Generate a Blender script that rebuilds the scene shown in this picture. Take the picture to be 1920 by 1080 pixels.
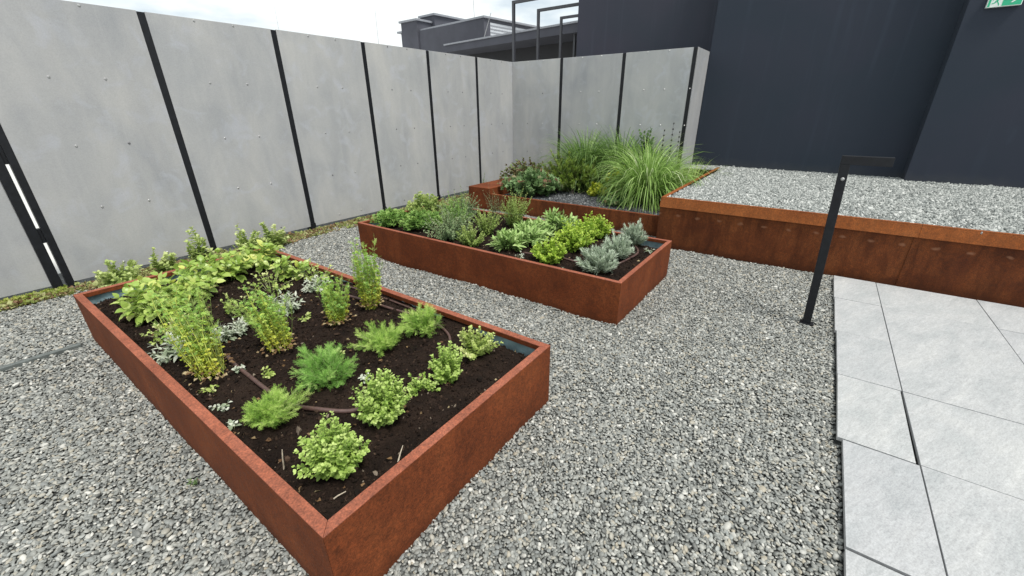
import bpy, math
import numpy as np
from mathutils import Vector, Matrix, Euler

for o in list(bpy.data.objects):
    bpy.data.objects.remove(o)
sc = bpy.context.scene
col = sc.collection

# ------------------------------------------------------------------ camera
PITCH, ROLL, YAW, FPX = 0.4111, -0.0083, 0.6233, 770.42
F = Vector((math.cos(YAW) * math.cos(PITCH), math.sin(YAW) * math.cos(PITCH), -math.sin(PITCH)))
R = Vector((math.sin(YAW), -math.cos(YAW), 0))
U = R.cross(F)
R2 = math.cos(ROLL) * R + math.sin(ROLL) * U
U2 = -math.sin(ROLL) * R + math.cos(ROLL) * U
cd = bpy.data.cameras.new('camera')
cam = bpy.data.objects.new('camera', cd)
col.objects.link(cam)
cam.matrix_world = Matrix(((R2.x, U2.x, -F.x, 0), (R2.y, U2.y, -F.y, 0), (R2.z, U2.z, -F.z, 1.4), (0, 0, 0, 1)))
cd.sensor_width = 36
cd.lens = FPX / 1920 * 36
cd.clip_start = 0.02
cd.clip_end = 2000
sc.camera = cam

# ------------------------------------------------------------------ sky, sun, exposure
SUN_EL, SUN_DIR = math.radians(65), Vector((-0.20, -0.70, 0)).normalized()
w = bpy.data.worlds.new('World')
sc.world = w
w.use_nodes = True
nt = w.node_tree
bg = nt.nodes['Background']
sky = nt.nodes.new('ShaderNodeTexSky')
sky.sky_type = 'NISHITA'
sky.sun_disc = False
sky.sun_elevation = SUN_EL
sky.sun_rotation = math.atan2(SUN_DIR.x, SUN_DIR.y)
tc = nt.nodes.new('ShaderNodeTexCoord')
mp = nt.nodes.new('ShaderNodeMapping')
mp.inputs['Scale'].default_value = (1.0, 1.0, 3.0)
nz = nt.nodes.new('ShaderNodeTexNoise')
nz.inputs['Scale'].default_value = 3.2
nz.inputs['Detail'].default_value = 6
nz.inputs['Roughness'].default_value = 0.55
cr = nt.nodes.new('ShaderNodeValToRGB')
cr.color_ramp.elements[0].position = 0.30
cr.color_ramp.elements[0].color = (0.72, 0.72, 0.72, 1)
cr.color_ramp.elements[1].position = 0.52
cr.color_ramp.elements[1].color = (1, 1, 1, 1)
cr2 = nt.nodes.new('ShaderNodeValToRGB')        # cloud brightness
cr2.color_ramp.elements[0].position = 0.33
cr2.color_ramp.elements[0].color = (5.6, 6.4, 6.9, 1)
cr2.color_ramp.elements[1].position = 0.50
cr2.color_ramp.elements[1].color = (8.3, 8.75, 8.75, 1)
mx = nt.nodes.new('ShaderNodeMix')
mx.data_type = 'RGBA'
nt.links.new(tc.outputs['Generated'], mp.inputs['Vector'])
nt.links.new(mp.outputs['Vector'], nz.inputs['Vector'])
nt.links.new(nz.outputs['Fac'], cr.inputs['Fac'])
nt.links.new(nz.outputs['Fac'], cr2.inputs['Fac'])
nt.links.new(cr.outputs['Color'], mx.inputs[0])
nt.links.new(sky.outputs['Color'], mx.inputs[6])
nt.links.new(cr2.outputs['Color'], mx.inputs[7])
nt.links.new(mx.outputs[2], bg.inputs['Color'])
bg.inputs['Strength'].default_value = 0.105

sl = bpy.data.lights.new('sun', 'SUN')
sl.energy = 3.1
sl.angle = math.radians(16)
sl.color = (1.0, 0.965, 0.90)
sun = bpy.data.objects.new('sun', sl)
col.objects.link(sun)
tosun = (SUN_DIR * math.cos(SUN_EL) + Vector((0, 0, math.sin(SUN_EL))))
sun.rotation_euler = (-tosun).to_track_quat('-Z', 'Y').to_euler()
sun.location = (0, 0, 12)

vs = sc.view_settings
vs.view_transform = 'Standard'
vs.look = 'None'
vs.exposure = 0.32
vs.gamma = 1
vs.use_curve_mapping = False
sc.render.engine = 'CYCLES'

# ------------------------------------------------------------------ dimensions
AX0, AX1, AY0, AY1, AH = 0.3066, 1.5101, 0.8568, 3.6494, 0.3417      # front planter
BX0, BX1, BY0, BY1, BH = 2.4583, 3.6201, 0.8764, 3.7319, 0.3344      # middle planter
FY, FH, FX = 5.094, 2.206, 7.158                                      # fence
TX, TY, TH = 4.514, 1.27, 0.5257                                      # raised gravel bed
WX = 7.9                                                              # dark wall
rng = np.random.default_rng(7)


# ------------------------------------------------------------------ helpers
def tag(o, label=None, cat=None, group=None, kind=None):
    if label: o['label'] = label
    if cat: o['category'] = cat
    if group: o['group'] = group
    if kind: o['kind'] = kind
    return o


def empty(name, loc=(0, 0, 0), rz=0):
    o = bpy.data.objects.new(name, None)
    o.empty_display_size = 0.05
    o.location = loc
    o.rotation_euler = (0, 0, rz)
    col.objects.link(o)
    return o


def link(name, me, mat=None, parent=None, loc=None):
    o = bpy.data.objects.new(name, me)
    col.objects.link(o)
    if mat is not None and len(me.materials) == 0:
        me.materials.append(mat)
    if parent is not None:
        o.parent = parent
    if loc is not None:
        o.location = loc
    return o


def tri_mesh(name, V, T, tint=None, smooth=False):
    V = np.asarray(V, np.float32)
    T = np.asarray(T, np.int32)
    me = bpy.data.meshes.new(name)
    me.vertices.add(len(V))
    me.vertices.foreach_set('co', V.ravel())
    me.loops.add(T.size)
    me.loops.foreach_set('vertex_index', T.ravel())
    me.polygons.add(len(T))
    me.polygons.foreach_set('loop_start', np.arange(0, T.size, 3, dtype=np.int32))
    me.polygons.foreach_set('loop_total', np.full(len(T), 3, np.int32))
    if smooth:
        me.polygons.foreach_set('use_smooth', np.ones(len(T), bool))
    if tint is not None:
        a = me.attributes.new('tint', 'FLOAT', 'POINT')
        a.data.foreach_set('value', np.asarray(tint, np.float32))
    me.update()
    me.validate()
    return me


class MB:
    """collects quads / boxes / tubes into one mesh"""
    def __init__(s):
        s.v, s.f = [], []

    def poly(s, pts):
        n = len(s.v)
        s.v += [tuple(p) for p in pts]
        s.f.append(tuple(range(n, n + len(pts))))
        return s

    def hexa(s, p):
        """8 points: bottom ring then top ring, counter-clockwise from above"""
        n = len(s.v)
        s.v += [tuple(q) for q in p]
        for a in ((3, 2, 1, 0), (4, 5, 6, 7), (0, 1, 5, 4), (1, 2, 6, 5), (2, 3, 7, 6), (3, 0, 4, 7)):
            s.f.append(tuple(n + i for i in a))
        return s

    def box(s, x0, x1, y0, y1, z0, z1):
        return s.hexa([(x0, y0, z0), (x1, y0, z0), (x1, y1, z0), (x0, y1, z0), (x0, y0, z1), (x1, y0, z1), (x1, y1, z1), (x0, y1, z1)])

    def prism(s, pts, z0, z1):
        n = len(s.v); k = len(pts)
        s.v += [(x, y, z0) for x, y in pts] + [(x, y, z1) for x, y in pts]
        s.f.append(tuple(n + i for i in reversed(range(k))))
        s.f.append(tuple(n + k + i for i in range(k)))
        for i in range(k):
            j = (i + 1) % k
            s.f.append((n + i, n + j, n + k + j, n + k + i))
        return s

    def tube(s, pts, r, n=8):
        pts = [Vector(p) for p in pts]
        base = len(s.v)
        for i, p in enumerate(pts):
            t = (pts[min(i + 1, len(pts) - 1)] - pts[max(i - 1, 0)]).normalized()
            a = t.cross(Vector((0, 0, 1)))
            if a.length < 1e-3: a = t.cross(Vector((1, 0, 0)))
            a.normalize(); b = t.cross(a)
            rr = r[i] if hasattr(r, '__len__') else r
            for k in range(n):
                q = p + (a * math.cos(k * 2 * math.pi / n) + b * math.sin(k * 2 * math.pi / n)) * rr
                s.v.append(tuple(q))
        for i in range(len(pts) - 1):
            for k in range(n):
                k2 = (k + 1) % n
                s.f.append((base + i * n + k, base + i * n + k2, base + (i + 1) * n + k2, base + (i + 1) * n + k))
        s.f.append(tuple(base + k for k in reversed(range(n))))
        e = base + (len(pts) - 1) * n
        s.f.append(tuple(e + k for k in range(n)))
        return s

    def build(s, name, mat=None, parent=None, bevel=0, smooth=False, loc=None):
        me = bpy.data.meshes.new(name)
        me.from_pydata(s.v, [], s.f)
        if smooth:
            for p in me.polygons: p.use_smooth = True
        me.update()
        o = link(name, me, mat, parent, loc)
        if bevel:
            m = o.modifiers.new('bevel', 'BEVEL')
            m.width = bevel; m.segments = 2; m.limit_method = 'ANGLE'
        return o


def catmull(pts, n=10):
    pts = [Vector(p) for p in pts]
    P = [pts[0] * 2 - pts[1]] + pts + [pts[-1] * 2 - pts[-2]]
    out = []
    for i in range(1, len(P) - 2):
        for k in range(n):
            t = k / n
            out.append(0.5 * ((2 * P[i]) + (P[i + 1] - P[i - 1]) * t + (2 * P[i - 1] - 5 * P[i] + 4 * P[i + 1] - P[i + 2]) * t * t + (3 * P[i] - P[i - 1] - 3 * P[i + 1] + P[i + 2]) * t ** 3))
    out.append(pts[-1])
    return out


# ------------------------------------------------------------------ materials
def new_mat(name):
    m = bpy.data.materials.new(name)
    m.use_nodes = True
    return m, m.node_tree, m.node_tree.nodes['Principled BSDF']


def N(t, kind, **kw):
    n = t.nodes.new(kind)
    for k, v in kw.items():
        if k in n.inputs: n.inputs[k].default_value = v
        else: setattr(n, k, v)
    return n


def noise(t, vec, scale, detail=4, rough=0.55, dist=0.0, stretch=None):
    if stretch:
        m = N(t, 'ShaderNodeMapping')
        m.inputs['Scale'].default_value = stretch
        t.links.new(vec, m.inputs['Vector'])
        vec = m.outputs['Vector']
    n = N(t, 'ShaderNodeTexNoise')
    n.inputs['Scale'].default_value = scale
    n.inputs['Detail'].default_value = detail
    n.inputs['Roughness'].default_value = rough
    n.inputs['Distortion'].default_value = dist
    t.links.new(vec, n.inputs['Vector'])
    return n.outputs['Fac']


def ramp(t, fac, stops):
    r = N(t, 'ShaderNodeValToRGB')
    e = r.color_ramp.elements
    while len(e) < len(stops): e.new(0.5)
    for i, (p, c) in enumerate(stops):
        e[i].position = p
        e[i].color = (c, c, c, 1) if not hasattr(c, '__len__') else (*c, 1)
    t.links.new(fac, r.inputs['Fac'])
    return r.outputs['Color']


def mixc(t, fac, a, b, mode='MIX'):
    m = N(t, 'ShaderNodeMix', data_type='RGBA', blend_type=mode)
    for sock, v in ((m.inputs[0], fac), (m.inputs[6], a), (m.inputs[7], b)):
        if hasattr(v, 'is_linked') or hasattr(v, 'links'): t.links.new(v, sock)
        elif hasattr(v, '__len__'): sock.default_value = (*v, 1)
        else: sock.default_value = v
    return m.outputs[2]


def math_n(t, op, a, b=None):
    m = N(t, 'ShaderNodeMath', operation=op)
    for s, v in zip(m.inputs, (a, b)):
        if v is None: continue
        if hasattr(v, 'links'): t.links.new(v, s)
        else: s.default_value = v
    return m.outputs[0]


def bump(t, b, h, strength, dist):
    n = N(t, 'ShaderNodeBump')
    n.inputs['Strength'].default_value = strength
    n.inputs['Distance'].default_value = dist
    t.links.new(h, n.inputs['Height'])
    t.links.new(n.outputs['Normal'], b.inputs['Normal'])


def coords(t, which='Object'):
    return N(t, 'ShaderNodeTexCoord').outputs[which]


def world_pos(t):
    return N(t, 'ShaderNodeNewGeometry').outputs['Position']


def plain(name, c, rough=0.5, metal=0.0, var=0.15, scale=20, bmp=0.0):
    m, t, b = new_mat(name)
    f = noise(t, world_pos(t), scale, 4)
    lo = tuple(x * (1 - var) for x in c); hi = tuple(min(1, x * (1 + var)) for x in c)
    t.links.new(ramp(t, f, [(0.3, lo), (0.7, hi)]), b.inputs['Base Color'])
    b.inputs['Roughness'].default_value = rough
    b.inputs['Metallic'].default_value = metal
    if bmp: bump(t, b, noise(t, world_pos(t), scale * 6, 3), bmp, 0.003)
    return m


def corten(name, dark, mid, light, spots=False, streak=0.5):
    m, t, b = new_mat(name)
    v = world_pos(t)
    big = noise(t, v, 3.0, 5, 0.6, 0.4)
    c = ramp(t, big, [(0.28, dark), (0.50, mid), (0.74, light)])
    st = noise(t, v, 6.0, 5, 0.65, 0.5, (1.6, 1.6, 0.35))
    c = mixc(t, math_n(t, 'MULTIPLY', ramp(t, st, [(0.42, 0.0), (0.62, 1.0)]), streak), c, tuple(x * 0.62 for x in dark))
    fine = noise(t, v, 150, 4, 0.75)
    c = mixc(t, 1.0, c, ramp(t, fine, [(0.30, 0.55), (0.5, 1.0), (0.70, (1.6, 1.42, 1.25))]), 'MULTIPLY')
    med = noise(t, v, 45, 3, 0.6)
    c = mixc(t, 0.8, c, ramp(t, med, [(0.3, 0.72), (0.7, (1.25, 1.18, 1.1))]), 'MULTIPLY')
    zz = N(t, 'ShaderNodeSeparateXYZ'); t.links.new(v, zz.inputs[0])
    foot = math_n(t, 'ADD', zz.outputs['Z'], math_n(t, 'MULTIPLY', noise(t, v, 9, 4, 0.65), 0.11))
    c = mixc(t, ramp(t, foot, [(0.055, 0.55), (0.115, 0.0)]), c, tuple(x * 0.55 for x in dark))   # damp, dirty foot
    patch = noise(t, v, 1.6, 4, 0.6, 1.0)
    c = mixc(t, ramp(t, patch, [(0.56, 0.0), (0.68, 0.35)]), c, tuple(x * 0.7 for x in dark))
    if spots:
        # pale weld / fixing stains in a row, every 0.2 m at 0.35 m height
        s = N(t, 'ShaderNodeSeparateXYZ'); t.links.new(v, s.inputs[0])
        wob = noise(t, v, 14, 3)
        y = math_n(t, 'PINGPONG', math_n(t, 'ADD', s.outputs['Y'], math_n(t, 'MULTIPLY', wob, 0.06)), 0.1)
        dy = math_n(t, 'DIVIDE', math_n(t, 'SUBTRACT', 0.1, y), 0.040)
        dz = math_n(t, 'DIVIDE', math_n(t, 'SUBTRACT', s.outputs['Z'], math_n(t, 'ADD', math_n(t, 'MULTIPLY', wob, 0.05), 0.325)), 0.021)
        d = math_n(t, 'ADD', math_n(t, 'MULTIPLY', dy, dy), math_n(t, 'MULTIPLY', dz, dz))
        mask = ramp(t, math_n(t, 'ADD', d, math_n(t, 'MULTIPLY', fine, 0.9)), [(0.35, 0.55), (1.0, 0.0)])
        c = mixc(t, mask, c, (0.34, 0.17, 0.10))
    t.links.new(c, b.inputs['Base Color'])
    t.links.new(ramp(t, med, [(0.3, 0.70), (0.7, 0.9)]), b.inputs['Roughness'])
    b.inputs['Specular IOR Level'].default_value = 0.18
    bump(t, b, fine, 0.35, 0.002)
    return m


M = {}
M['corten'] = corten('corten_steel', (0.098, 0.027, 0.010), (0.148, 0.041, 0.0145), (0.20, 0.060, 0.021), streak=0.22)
M['corten_rim'] = corten('corten_rim', (0.205, 0.068, 0.042), (0.25, 0.088, 0.055), (0.30, 0.112, 0.074), streak=0.15)  # weathered rim, paler and pinker with sky reflection painted into the colour
M['corten_dark'] = corten('corten_stained', (0.075, 0.023, 0.010), (0.13, 0.040, 0.014), (0.19, 0.066, 0.023), True, 0.6)
M['corten_orange'] = corten('corten_orange', (0.175, 0.054, 0.016), (0.225, 0.074, 0.022), (0.27, 0.098, 0.032), streak=0.25)
M['black'] = plain('black_steel', (0.008, 0.009, 0.012), 0.5, 0.0, 0.3, 30, 0.05)
M['black'].node_tree.nodes['Principled BSDF'].inputs['Specular IOR Level'].default_value = 0.3
M['steel'] = plain('zinc_screw', (0.42, 0.42, 0.42), 0.4, 0.6)
M['screw_dark'] = plain('weathered_screw', (0.16, 0.16, 0.17), 0.5, 0.3)
M['liner'] = plain('liner_sheet', (0.24, 0.35, 0.39), 0.55, 0, 0.45, 14, 0.1)
M['hose'] = plain('drip_hose', (0.085, 0.046, 0.040), 0.5, 0, 0.3, 60)
M['strip'] = plain('aluminium_edging', (0.13, 0.145, 0.14), 0.5, 0.2, 0.25, 25)
M['flash'] = plain('roof_flashing', (0.25, 0.26, 0.29), 0.5, 0.1)
M['far_wall'] = plain('far_render', (0.066, 0.068, 0.086), 0.85, 0, 0.12, 2)
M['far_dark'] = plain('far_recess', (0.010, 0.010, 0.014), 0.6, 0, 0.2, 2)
M['louvre'] = plain('pale_louvre', (0.50, 0.52, 0.56), 0.6)
M['frame_grey'] = plain('grey_steel', (0.046, 0.048, 0.058), 0.5)
M['sign_white'] = plain('sign_white', (0.72, 0.80, 0.76), 0.35, 0, 0.04)
M['sign_green'] = plain('sign_green', (0.02, 0.42, 0.22), 0.35, 0, 0.06)
M['wire'] = plain('thin_rod', (0.30, 0.30, 0.31), 0.5, 0.4)


def fence_mat():
    m, t, b = new_mat('fibre_cement')
    v = world_pos(t)
    ob = N(t, 'ShaderNodeObjectInfo')
    off = N(t, 'ShaderNodeVectorMath', operation='MULTIPLY_ADD')
    t.links.new(v, off.inputs[0]); off.inputs[1].default_value = (1, 1, 1)
    cmb = N(t, 'ShaderNodeCombineXYZ')
    t.links.new(math_n(t, 'MULTIPLY', ob.outputs['Random'], 37.0), cmb.inputs['X'])
    t.links.new(cmb.outputs[0], off.inputs[2])
    v2 = off.outputs[0]
    cloud = noise(t, v2, 2.2, 5, 0.6, 0.5, (1, 1, 0.55))
    c = ramp(t, cloud, [(0.30, (0.293, 0.302, 0.315)), (0.5, (0.347, 0.35, 0.355)), (0.72, (0.401, 0.398, 0.392))])
    st = noise(t, v2, 4.0, 5, 0.6, 0.4, (1.4, 1.4, 0.22))
    c = mixc(t, 0.45, c, ramp(t, st, [(0.3, (0.84, 0.85, 0.88)), (0.7, (1.13, 1.12, 1.11))]), 'MULTIPLY')
    blot = noise(t, v2, 5.0, 4, 0.55, 0.8)
    c = mixc(t, ramp(t, blot, [(0.54, 0.0), (0.70, 0.40)]), c, (0.41, 0.425, 0.48))
    c = mixc(t, 1.0, c, ramp(t, ob.outputs['Random'], [(0.0, (1.00, 1.00, 1.005)), (0.5, (1.08, 1.08, 1.08)), (1.0, (1.14, 1.14, 1.13))]), 'MULTIPLY')
    drip = noise(t, v2, 11, 4, 0.6, 0.1, (1.8, 1.8, 0.06))
    c = mixc(t, ramp(t, drip, [(0.60, 0.0), (0.72, 0.20)]), c, (0.46, 0.46, 0.46))
    fine = noise(t, v, 120, 3, 0.7)
    c = mixc(t, 0.6, c, ramp(t, fine, [(0.3, 0.86), (0.7, 1.12)]), 'MULTIPLY')
    spk = noise(t, v, 55, 2, 0.5)
    c = mixc(t, ramp(t, spk, [(0.72, 0.0), (0.77, 0.5)]), c, (0.26, 0.26, 0.27))
    t.links.new(c, b.inputs['Base Color'])
    b.inputs['Roughness'].default_value = 0.7
    b.inputs['Specular IOR Level'].default_value = 0.3
    bump(t, b, fine, 0.12, 0.002)
    return m


M['panel'] = fence_mat()


def wall_mat(name, c):
    m, t, b = new_mat(name)
    v = world_pos(t)
    big = noise(t, v, 0.9, 4, 0.5, 0.6)
    cc = ramp(t, big, [(0.3, tuple(x * y for x, y in zip(c, (0.9, 0.98, 0.97)))), (0.7, tuple(x * y for x, y in zip(c, (1.14, 1.04, 1.06))))])
    fine = noise(t, v, 170, 3, 0.7)
    cc = mixc(t, 0.5, cc, ramp(t, fine, [(0.3, 0.82), (0.7, 1.18)]), 'MULTIPLY')
    sc_ = noise(t, v, 2.4, 3, 0.5, 1.6, (1, 1, 0.5))
    cc = mixc(t, ramp(t, sc_, [(0.68, 0.0), (0.76, 0.25)]), cc, tuple(x * 1.5 for x in c))
    dz_ = N(t, 'ShaderNodeSeparateXYZ'); t.links.new(v, dz_.inputs[0])
    dirt = math_n(t, 'ADD', dz_.outputs['Z'], math_n(t, 'MULTIPLY', noise(t, v, 6, 4, 0.6), 0.22))
    cc = mixc(t, ramp(t, dirt, [(0.60, 0.35), (0.72, 0.0)]), cc, (0.075, 0.078, 0.080))      # dusty splash band at the foot
    run = noise(t, v, 5, 4, 0.6, 0.2, (1.6, 1.6, 0.08))
    cc = mixc(t, ramp(t, run, [(0.56, 0.0), (0.72, 0.35)]), cc, tuple(x * 1.55 for x in c))
    t.links.new(cc, b.inputs['Base Color'])
    b.inputs['Roughness'].default_value = 0.85
    b.inputs['Specular IOR Level'].default_value = 0.25
    bump(t, b, fine, 0.3, 0.002)
    return m


M['wall'] = wall_mat('dark_render', (0.031, 0.039, 0.055))
M['wall_lit'] = wall_mat('dark_render_lit', (0.042, 0.046, 0.062))  # same dark render, the set back face's brighter lighting painted in as lighter colour


def tile_mat():
    m, t, b = new_mat('porcelain_paver')
    v = world_pos(t)
    ob = N(t, 'ShaderNodeObjectInfo')
    off = N(t, 'ShaderNodeVectorMath', operation='ADD')
    cmb = N(t, 'ShaderNodeCombineXYZ')
    for i in range(3): t.links.new(math_n(t, 'MULTIPLY', ob.outputs['Random'], 31.0 + 7 * i), cmb.inputs[i])
    t.links.new(v, off.inputs[0]); t.links.new(cmb.outputs[0], off.inputs[1])
    v2 = off.outputs[0]
    rot = N(t, 'ShaderNodeMapping'); rot.inputs['Rotation'].default_value = (0, 0, 0.45)
    t.links.new(v2, rot.inputs['Vector'])
    cl = noise(t, rot.outputs[0], 3.0, 6, 0.62, 0.7, (1.0, 2.6, 1))
    c = ramp(t, cl, [(0.28, (0.336, 0.352, 0.36)), (0.52, (0.4, 0.408, 0.416)), (0.75, (0.456, 0.46, 0.46))])
    vein = noise(t, rot.outputs[0], 16, 5, 0.7, 0.6, (1.0, 4.5, 1))
    c = mixc(t, 0.9, c, ramp(t, vein, [(0.3, 0.82), (0.7, 1.10)]), 'MULTIPLY')
    grain = noise(t, rot.outputs[0], 60, 4, 0.75, 0.3, (1.0, 3.0, 1))
    c = mixc(t, 0.9, c, ramp(t, grain, [(0.32, 0.80), (0.5, 1.0), (0.7, 1.08)]), 'MULTIPLY')
    fine = noise(t, v2, 160, 3, 0.7)
    c = mixc(t, 0.8, c, ramp(t, fine, [(0.3, 0.78), (0.7, 1.14)]), 'MULTIPLY')
    c = mixc(t, 0.5, c, ramp(t, ob.outputs['Random'], [(0.0, (0.86, 0.855, 0.87)), (1.0, (1.0, 0.995, 0.97))]), 'MULTIPLY')
    t.links.new(c, b.inputs['Base Color'])
    b.inputs['Roughness'].default_value = 0.6
    bump(t, b, vein, 0.12, 0.003)
    return m


M['tile'] = tile_mat()


def soil_mat():
    m, t, b = new_mat('garden_soil')
    v = world_pos(t)
    a = noise(t, v, 9, 5, 0.6)
    c = ramp(t, a, [(0.3, (0.011, 0.0075, 0.006)), (0.7, (0.030, 0.019, 0.014))])
    f = noise(t, v, 140, 4, 0.75)
    c = mixc(t, 0.9, c, ramp(t, f, [(0.3, 0.4), (0.6, 1.1), (0.8, 2.4)]), 'MULTIPLY')
    t.links.new(c, b.inputs['Base Color'])
    b.inputs['Roughness'].default_value = 0.95
    b.inputs['Specular IOR Level'].default_value = 0.1
    bump(t, b, f, 0.8, 0.01)
    return m


M['soil'] = soil_mat()


def random_mat(name, stops, rough=0.6, spec=0.4, veins=0.25, transl=0.0, scale=90):
    """colour picked per instance / object"""
    m, t, b = new_mat(name)
    ob = N(t, 'ShaderNodeObjectInfo')
    c = ramp(t, ob.outputs['Random'], stops)
    f = noise(t, coords(t), scale, 3, 0.6)
    c = mixc(t, 0.8, c, ramp(t, f, [(0.3, 1 - veins), (0.7, 1 + veins)]), 'MULTIPLY')
    t.links.new(c, b.inputs['Base Color'])
    b.inputs['Roughness'].default_value = rough
    b.inputs['Specular IOR Level'].default_value = spec
    if transl:
        tr = N(t, 'ShaderNodeBsdfTranslucent'); t.links.new(c, tr.inputs['Color'])
        ms = N(t, 'ShaderNodeMixShader'); ms.inputs[0].default_value = transl
        t.links.new(b.outputs[0], ms.inputs[1]); t.links.new(tr.outputs[0], ms.inputs[2])
        t.links.new(ms.outputs[0], t.nodes['Material Output'].inputs['Surface'])
    return m


M['pebble'] = random_mat('river_pebble', [
    (0.0, (0.105, 0.108, 0.102)), (0.12, (0.15, 0.156, 0.147)), (0.28, (0.22, 0.225, 0.208)), (0.42, (0.18, 0.19, 0.184)),
    (0.55, (0.265, 0.268, 0.247)), (0.68, (0.31, 0.312, 0.288)), (0.78, (0.32, 0.29, 0.23)), (0.84, (0.25, 0.265, 0.256)),
    (0.95, (0.39, 0.385, 0.355)), (1.0, (0.52, 0.512, 0.475))], 0.5, 0.4, 0.22)
M['chip'] = random_mat('crushed_stone', [
    (0.0, (0.145, 0.155, 0.152)), (0.2, (0.23, 0.245, 0.236)), (0.45, (0.305, 0.32, 0.306)), (0.7, (0.38, 0.395, 0.378)),
    (0.9, (0.48, 0.49, 0.47)), (1.0, (0.58, 0.58, 0.56))], 0.65, 0.3, 0.2)
M['lava'] = random_mat('slate_chippings', [
    (0.0, (0.045, 0.048, 0.052)), (0.5, (0.09, 0.095, 0.10)), (0.85, (0.15, 0.155, 0.16)), (1.0, (0.26, 0.26, 0.26))], 0.7, 0.3, 0.2)
M['crumb'] = random_mat('soil_crumb', [
    (0.0, (0.008, 0.006, 0.005)), (0.6, (0.022, 0.014, 0.010)), (0.93, (0.035, 0.022, 0.016)), (0.985, (0.07, 0.045, 0.032)), (1.0, (0.22, 0.18, 0.14))], 0.95, 0.1, 0.3)
M['sedum'] = random_mat('sedum_leaf', [(0.0, (0.16, 0.08, 0.05)), (0.25, (0.30, 0.20, 0.11)), (0.45, (0.30, 0.28, 0.12)), (0.65, (0.26, 0.32, 0.09)), (0.85, (0.36, 0.42, 0.14)), (1.0, (0.46, 0.42, 0.25))], 0.6, 0.3, 0.2, 0.25)
M['moss'] = random_mat('bright_moss', [(0.0, (0.22, 0.30, 0.05)), (0.5, (0.34, 0.42, 0.08)), (1.0, (0.44, 0.46, 0.13))], 0.7, 0.2, 0.2, 0.25)


def base_mat(name, c0, c1, scale):
    m, t, b = new_mat(name)
    v = world_pos(t)
    vo = N(t, 'ShaderNodeTexVoronoi'); vo.inputs['Scale'].default_value = scale
    t.links.new(v, vo.inputs['Vector'])
    c = ramp(t, vo.outputs['Color'], [(0.0, c0), (1.0, c1)])
    c = mixc(t, 1.0, c, ramp(t, vo.outputs['Distance'], [(0.2, 1.0), (0.6, 0.3)]), 'MULTIPLY')
    t.links.new(c, b.inputs['Base Color'])
    b.inputs['Roughness'].default_value = 0.8
    bump(t, b, math_n(t, 'SUBTRACT', 1.0, vo.outputs['Distance']), 0.8, 0.01)
    return m


M['gravel_base'] = base_mat('gravel_bed', (0.06, 0.065, 0.063), (0.22, 0.23, 0.22), 60)
M['chip_base'] = base_mat('crushed_bed', (0.10, 0.11, 0.105), (0.36, 0.37, 0.36), 60)
M['lava_base'] = base_mat('slate_bed', (0.03, 0.032, 0.034), (0.10, 0.105, 0.11), 60)
M['roof'] = plain('pale_roof', (0.52, 0.52, 0.50), 0.8, 0, 0.1, 3)


def leaf_mat(name, stops, transl=0.35, rough=0.5, spec=0.35):
    m, t, b = new_mat(name)
    a = N(t, 'ShaderNodeAttribute', attribute_name='tint')
    c = ramp(t, a.outputs['Fac'], stops)
    f = noise(t, world_pos(t), 260, 2)
    c = mixc(t, 0.6, c, ramp(t, f, [(0.3, 0.85), (0.7, 1.15)]), 'MULTIPLY')
    t.links.new(c, b.inputs['Base Color'])
    b.inputs['Roughness'].default_value = rough
    b.inputs['Specular IOR Level'].default_value = spec
    tr = N(t, 'ShaderNodeBsdfTranslucent'); t.links.new(c, tr.inputs['Color'])
    ms = N(t, 'ShaderNodeMixShader'); ms.inputs[0].default_value = transl
    t.links.new(b.outputs[0], ms.inputs[1]); t.links.new(tr.outputs[0], ms.inputs[2])
    t.links.new(ms.outputs[0], t.nodes['Material Output'].inputs['Surface'])
    return m


M['l_oreg'] = leaf_mat('oregano_leaf', [(0, (0.20, 0.33, 0.055)), (0.5, (0.38, 0.53, 0.12)), (1, (0.58, 0.70, 0.25))])
M['l_oreg_pale'] = leaf_mat('pale_oregano_leaf', [(0, (0.28, 0.38, 0.08)), (0.5, (0.50, 0.60, 0.18)), (1, (0.70, 0.70, 0.36))])
M['l_dill'] = leaf_mat('dill_frond', [(0, (0.19, 0.35, 0.06)), (0.5, (0.40, 0.60, 0.12)), (1, (0.62, 0.76, 0.24))])
M['l_dill2'] = leaf_mat('green_dill_frond', [(0, (0.13, 0.29, 0.05)), (0.5, (0.28, 0.52, 0.11)), (1, (0.48, 0.69, 0.21))])
M['l_cel'] = leaf_mat('coriander_leaf', [(0, (0.58, 0.57, 0.08)), (0.3, (0.54, 0.60, 0.09)), (0.7, (0.40, 0.58, 0.12)), (1, (0.33, 0.54, 0.14))])
M['l_balm'] = random_mat('balm_leaf', [(0, (0.24, 0.37, 0.06)), (0.5, (0.38, 0.52, 0.11)), (0.85, (0.54, 0.64, 0.20)), (1, (0.62, 0.64, 0.15))], 0.36, 0.55, 0.22, 0.35, 60)
M['l_white'] = leaf_mat('silver_sage_leaf', [(0, (0.28, 0.34, 0.22)), (0.5, (0.48, 0.52, 0.42)), (1, (0.68, 0.69, 0.60))], 0.2, 0.7, 0.2)
M['l_sage'] = leaf_mat('sage_leaf', [(0, (0.17, 0.28, 0.08)), (0.5, (0.30, 0.45, 0.14)), (1, (0.46, 0.58, 0.25))], 0.25, 0.65, 0.25)
M['l_ros'] = leaf_mat('grey_green_leaf', [(0, (0.12, 0.19, 0.085)), (0.5, (0.22, 0.31, 0.145)), (1, (0.37, 0.45, 0.25))], 0.25, 0.6, 0.25)
M['l_par'] = leaf_mat('parsley_leaf', [(0, (0.12, 0.25, 0.05)), (0.5, (0.23, 0.40, 0.09)), (1, (0.37, 0.53, 0.15))])
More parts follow.
